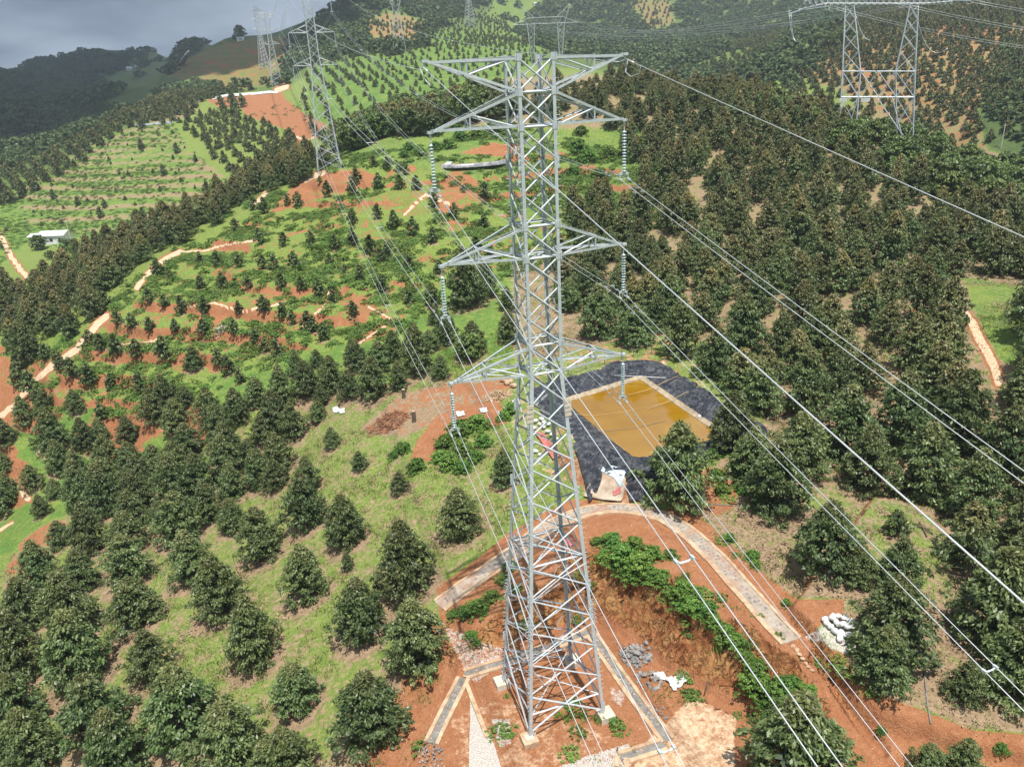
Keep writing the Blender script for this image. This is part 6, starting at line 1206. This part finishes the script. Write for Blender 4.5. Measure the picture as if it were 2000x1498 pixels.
def brush(u, v, wpx, label, mt, n=260, hgt=.9):
    h = hit(u, v); D = np.linalg.norm(h-CAM); R_ = wpx*.5*D/FPX; b = MB()
    for i in range(n):
        a = rnd.random()*6.28; r = R_*math.sqrt(rnd.random()); p = Vector((r*math.cos(a), r*math.sin(a)*.8, rnd.random()*hgt*(1-r/R_))); d = Vector((rnd.gauss(0, 1), rnd.gauss(0, 1), rnd.gauss(0, .25))).normalized()*rnd.uniform(.3, .7)
        p.z += float(T(h[0]+p.x, h[1]+p.y))-h[2]; b.tube([p-d, p+d], rnd.uniform(.03, .07), 3, False)
    o = b.ob('brush_pile', mt); o.location = h; tag(o, label, 'brush pile')
brush(760, 826, 90, 'heap of reddish dry brushwood left of the lower stump', M_brush); brush(975, 775, 50, 'tan heap of dry straw left of the black liner', M_kerb, 120, .7)
brush(432, 642, 22, 'pale fallen palm fronds on the lower terraces', M_conc, 120, .5)
# hoses and pipes
for px, lb in (('1804,1262 1806,1320 1812,1380 1818,1415', 'dark hose running down the dry grass at right'), ('1385,985 1420,987 1455,990', 'black hose crossing the red gap beside the pond tree'), ('565,860 585,842 612,822', 'grey pipe lying along the grassy strip by the dense grove'), ('395,1000 402,985 408,975', 'short dark hose between the upper orchard trees'), ('303,1068 320,1052', 'short grey pipe glinting between orchard columns')):
    pts = resample([Vector(hit(u, v)) for u, v in P2(px)], 1.); pts = [Vector((p.x, p.y, float(T(p.x, p.y))+.06)) for p in pts]; tag(tube_obj('hose', pts, .07, M_dstone), lb, 'hose')
# ------------------------------------------------------------------ small things on the hills
def far_pond(u, v, wpx, hpx, label, wcol, zoff=.15):
    p = P2(f'{u-wpx},{v} {u},{v-hpx} {u+wpx},{v} {u},{v+hpx}'); h = [hit(*q) for q in p]; c = np.mean(h, 0); o = empty('lined_pond', c); tag(o, label, 'pond'); h = [np.array([q[0], q[1], c[2]]) for q in h]
    ang = [i*6.2832/32 for i in range(32)]; ax = (h[2]-h[0])/2; ay = (h[1]-h[3])/2
    def ringp(s, z): return [Vector((ax*math.cos(a)*s*(1+.06*math.sin(3*a+1))+ay*math.sin(a)*s)[:]) + Vector((0, 0, z-0)) for a in ang]
    b = MB(); ay = ay*1.7; R = [ringp(1.0, -.8), ringp(.98, .22), ringp(.8, .2), ringp(.68, .0)]; V = [q for r_ in R for q in r_]; b.add(V, [(i*32+k, i*32+(k+1) % 32, (i+1)*32+(k+1) % 32, (i+1)*32+k) for i in range(3) for k in range(32)]); b.ob('liner', M_greyliner, o, True)
    b = MB(); b.add(ringp(.76, .08), [tuple(range(32))]); b.ob('water', wcol, o)
M_greyliner = simple('mottled_grey_liner', (.07, .075, .085), (.42, .42, .42), .9, .4, bmp=.6, obj=False); M_clod = simple('red_clod', (.17, .07, .035), (.34, .16, .085), 2, .95); M_gw = simple('green_pond_water', (.10, .085, .03), (.13, .11, .04), .3, .08, bmp=0); M_bw = simple('dark_pond_sheet', (.10, .13, .18), (.2, .24, .3), .1, .3, bmp=0)  # the grey liner is mottled from dark to pale grey
far_pond(922, 318, 68, 10, 'small pond with a silvery liner on the ridge behind the pylon', M_gw); far_pond(352, 133, 17, 5, 'tiny dark blue lined pond on the distant red hill', M_bw)
drape('blue_tarpaulin', '864,328 872,319 884,319 874,331', M_blue, 'light blue tarpaulin at the left edge of the small silvery pond', 'tarpaulin', .2, .1, 10, 33)
o = drape('white_sheet', '416,188 470,184 545,180 420,198', M_white, None, None, .4, .1, 16, 34, .05); bpy.data.objects.remove(o)
sp_ = [hit(u, v) for u, v in P2('416,194 440,189 470,187 500,185 525,182 543,183')]; wd = [3.2, 2.8, 2.2, 1.8, 1.6, .6]
V = []; Fc = []
for i, (h, w_) in enumerate(zip(sp_, wd)):
    for j, (dy, dz) in enumerate(((-w_, .3), (0, .5), (w_*1.6, .9))): x_, y_ = h[0]-dy*math.sin(YAW)*-1, h[1]+dy; V.append((x_, y_, float(T(x_, y_))+dz))
for i in range(5):
    for j in range(2): Fc.append((i*3+j, (i+1)*3+j, (i+1)*3+j+1, i*3+j+1))
o = ob('white_sheet', mkmesh('white_sheet', V, Fc, M_white)); tag(o, 'long white plastic sheet stretched along the top of the red clearing', 'plastic sheet')
V = []; sp_ = [hit(u, v) for u, v in P2('262,247 285,246 310,243 338,241')]
for i, h in enumerate(sp_):
    for dy, dz in ((-1.5, .3), (0, .6), (2, .8)): V.append((h[0], h[1]+dy, float(T(h[0], h[1]+dy))+dz))
o = ob('grey_sheet', mkmesh('grey_sheet', V, [(i*3+j, (i+1)*3+j, (i+1)*3+j+1, i*3+j+1) for i in range(3) for j in range(2)], M_greyliner)); tag(o, 'grey plastic strip along the top edge of the bright terraced field', 'plastic sheet')
def house(u, v, wpx, dpt, hh, rz, label, ridge=.25, nwin=3, mono=False, roofm=None):
    h = hit(u, v); D = np.linalg.norm(h-CAM); W_ = wpx*D/FPX; o = empty('shed', h, rz); tag(o, label, 'shed'); b = MB(); b.box((0, 0, hh/2-.5), (W_, dpt, hh+1)); b.ob('wall', M_wall, o)
    b = MB(); e_ = .5; r0 = hh; r1 = hh+dpt*ridge
    P = [(-W_/2-e_, -dpt/2-e_, r0), (W_/2+e_, -dpt/2-e_, r0), (W_/2+e_, 0, r1), (-W_/2-e_, 0, r1), (W_/2+e_, dpt/2+e_, r0), (-W_/2-e_, dpt/2+e_, r0)]; P += [(x, y, z+.12) for x, y, z in P]
    b.add(P, [(0, 1, 2, 3), (3, 2, 4, 5), (6, 9, 8, 7), (9, 11, 10, 8), (0, 6, 7, 1), (5, 4, 10, 11), (0, 3, 9, 6), (3, 5, 11, 9), (1, 7, 8, 2), (2, 8, 10, 4)]); b.ob('roof', roofm or M_roof, o)
    b = MB(); b.add([(sx*(W_/2-.01), y, z) for sx in (-1, 1) for y, z in ((-dpt/2, hh), (dpt/2, hh), (0, r1-.1))], [(0, 2, 1), (3, 4, 5)]); b.ob('gable', M_wall, o)
    for i in range(nwin): b = MB(); b.box(((i-(nwin-1)/2)*W_/nwin, -dpt/2-.02, hh*.5), (W_/nwin*.35, .08, hh*.38)); b.ob('window' if i else 'door', M_black, o)
house(112, 474, 42, 7, 3.2, -.35, 'white sheet roofed shed at the foot of the bright terraced field', .22, 3); house(82, 472, 26, 6, 2.4, -.35, 'lower white annex joined to the left of the shed', .15, 2)
house(253, 138, 8, 8, 4, .2, 'tiny white house on the pale valley side far left', .3, 2); house(268, 132, 6, 6, 3, .2, 'second tiny pale house beside the far white one', .3, 1); house(1395, 152, 22, 5, 2, .3, 'grey roof peeping out of the forest edge before the dark valley', .2, 1, roofm=M_greyliner); house(1045, 12, 5, 5, 3, 0, 'tiny white hut on the far green hillside', .3, 1); house(470, 80, 12, 4, 2.5, 0, 'small hut under the lone skyline tree', .3, 1)
b = MB(); b.tube([(0, 0, -1), (0, 0, 9)], .14, 6); b.box((0, 0, 8.3), (1.8, .1, .12)); o = b.ob('utility_pole', M_conc); o.location = hit(140, 474); tag(o, 'thin pale utility pole right of the white shed', 'utility pole')
b = MB(); b.tube([(0, 0, -1), (0, 0, 9)], .16, 6); b.box((0, 0, 8.2), (1.6, .1, .12)); o = b.ob('utility_pole', M_conc); o.location = hit(1955, 290); tag(o, 'grey utility pole in the dark valley at the right edge', 'utility pole')
o = empty('white_marker', hit(612, 316)); 
b = MB(); b.tube([(0, 0, 0), (.7, 0, 1.6)], [.5, .35], 6); b.ob('sheet', M_white, o); tag(o, 'white bundle beside the second pylon, at its left foot', 'bundle')
# palms by the shed
def palm(u, v, hh, label):
    h = hit(u, v); o = empty('banana_plant', h); tag(o, label, 'plant'); b = MB(); b.tube([(0, 0, -.5), (0, 0, hh*.6)], [.25, .15], 6); b.ob('stem', M_bark, o)
    for i in range(8):
        a = i*.785+rnd.random()*.3; b = MB(); L_ = hh*.55; pr = [(.0, 0), (.35, .25), (.7, .15), (1., -.25)]; V = []
        for t, dz in pr:
            for w_ in (-1, 0, 1): ww = .45*math.sin(min(1, t+.12)*2.6); V.append((math.cos(a)*L_*t-math.sin(a)*ww*w_, math.sin(a)*L_*t+math.cos(a)*ww*w_, hh*.6+L_*(dz+t*.5)-abs(w_)*.08))
        b.add(V, [(i_*3+j, (i_+1)*3+j, (i_+1)*3+j+1, i_*3+j+1) for i_ in range(3) for j in range(2)]); b.ob('leaf', M_plm, o)
m, nt, b_ = mat('banana_leaf'); b_.inputs['Base Color'].default_value = (.10, .20, .04, 1); b_.inputs['Roughness'].default_value = .5; M_plm = m
for i, (u, v) in enumerate(P2('165,482 185,478 220,470 240,462 118,500 395,418 320,440')): palm(u, v, 5, ['banana plant right of the utility pole', 'banana plant second right of the utility pole', 'banana plant below the field, third from the pole', 'banana plant at the top of the dark grove by the field', 'banana plant in front of the shed', 'palm like plant at the upper corner of the field', 'broad leaved plant between grove and field'][i])
for u, v, w in S3('78,485,26 130,488,22 145,484,18 150,500,26 200,480,18 215,476,18 100,505,16 60,560,0')[:7]: shrub(u, v, w, 'round garden shrub around the white shed', 'shrubs around the white shed', me=BROAD[1][0], name='garden_shrub')
P_ = cover_scatter(.55, 40, 130, 41, lambda x, y, z, u, v, C, rs, D: (C[:, 0] > .6) & (rs.rand(len(x)) < .5) & (sdf(x, y, POND) < -1)); print('pebbles', len(P_)); stuff_points('loose_stones', P_+np.array([0, 0, .01]), nrs.uniform(.02, .08, len(P_)), PROCKS[:3]+DROCKS[:1], .5, 'loose pale stones and clods on the red earth', 'pebbles')
P_ = cover_scatter(1.1, 40, 120, 42, lambda x, y, z, u, v, C, rs, D: (C[:, 0] > .6) & (fbm(x, y, 7., 4) > .22) & (sdf(x, y, POND) < -6) & (along(x, y, RING)[0] > 1.6) & (rs.rand(len(x)) < .6)); stuff_points('weeds_on_earth', P_, nrs.uniform(.35, .9, len(P_)), TUFT[:2]+[VINE[0]], .2, 'sparse weeds sprouting on the red earth', 'weeds', zs=.7)

for i, (u, v, s_) in enumerate([(1215, 1262, .35), (1222, 1275, .28), (1205, 1258, .22), (1300, 1318, .3), (1340, 1345, .4), (1360, 1362, .26), (1400, 1385, .45), (1420, 1392, .3), (1440, 1398, .35), (1232, 1258, .3), (1260, 1298, .22), (1380, 1372, .3)]):
    h = hit(u, v); o = ob('earth_clod', PROCKS[i % 4].copy(), None, h+np.array([0, 0, .05]), (i, i*.7, i*1.3), (s_, s_*.8, s_*.6)); o.data.materials.clear(); o.data.materials.append(M_clod); tag(o, 'reddish clod of earth fallen at the foot of the cut bank', 'clod', 'fallen clods under the cut bank')
for i, (a, b_) in enumerate((('1375,1360', '1385,1330'), ('1362,1232', '1368,1210'))):
    p = [Vector(hit(*q)) for q in P2(a+' '+b_)]; tag(tube_obj('dead_branch', [p[0]+Vector((0, 0, .1)), p[1]+Vector((0, 0, .3))], .05, M_bark), ['dead stick leaning on the foot of the cut bank', 'dead stick hanging below the crest shrubs'][i], 'branch')
# ------------------------------------------------------------------ unseen clouds put in high over the far hills to shade them
m, nt, b_ = mat('cloud_white'); b_.inputs['Base Color'].default_value = (.85, .85, .86, 1); b_.inputs['Roughness'].default_value = 1; b_.inputs['Specular IOR Level'].default_value = 0; M_cloud = m
def cloud(az, D, ra, rd, z, seed, label):
    b = bmesh.new(); bmesh.ops.create_icosphere(b, subdivisions=5, radius=1); co = np.array([v.co[:] for v in b.verts])
    n_ = .28*fbm(co[:, 0]*3+seed, co[:, 1]*3+co[:, 2], 1., 4)+.12*fbm(co[:, 0]*9+seed, co[:, 1]*9, 1., 3)
    a = math.radians(az); ca, sa = math.cos(-a), math.sin(-a)
    for v, c, q in zip(b.verts, co, n_):
        X, Y = c[0]*ra*(1+q), c[1]*rd*(1+q); Z = max(c[2], -.25)*160*(1+q); v.co = (X*ca-Y*sa, X*sa+Y*ca, Z)
    me = bpy.data.meshes.new('cloud'); b.to_mesh(me); b.free(); me.materials.append(M_cloud); me.polygons.foreach_set('use_smooth', np.ones(len(me.polygons), bool))
    o = ob('cloud', me, None, (CAM[0]+D*math.sin(a), CAM[1]+D*math.cos(a)-300, z)); tag(o, label, 'cloud')
cloud(-13, 1450, 360, 760, 960, 3, 'broad unseen cloud shading the dark mountain on the left'); cloud(-1, 1000, 150, 210, 930, 5, 'smaller unseen cloud shading the red hill with the lone tree')
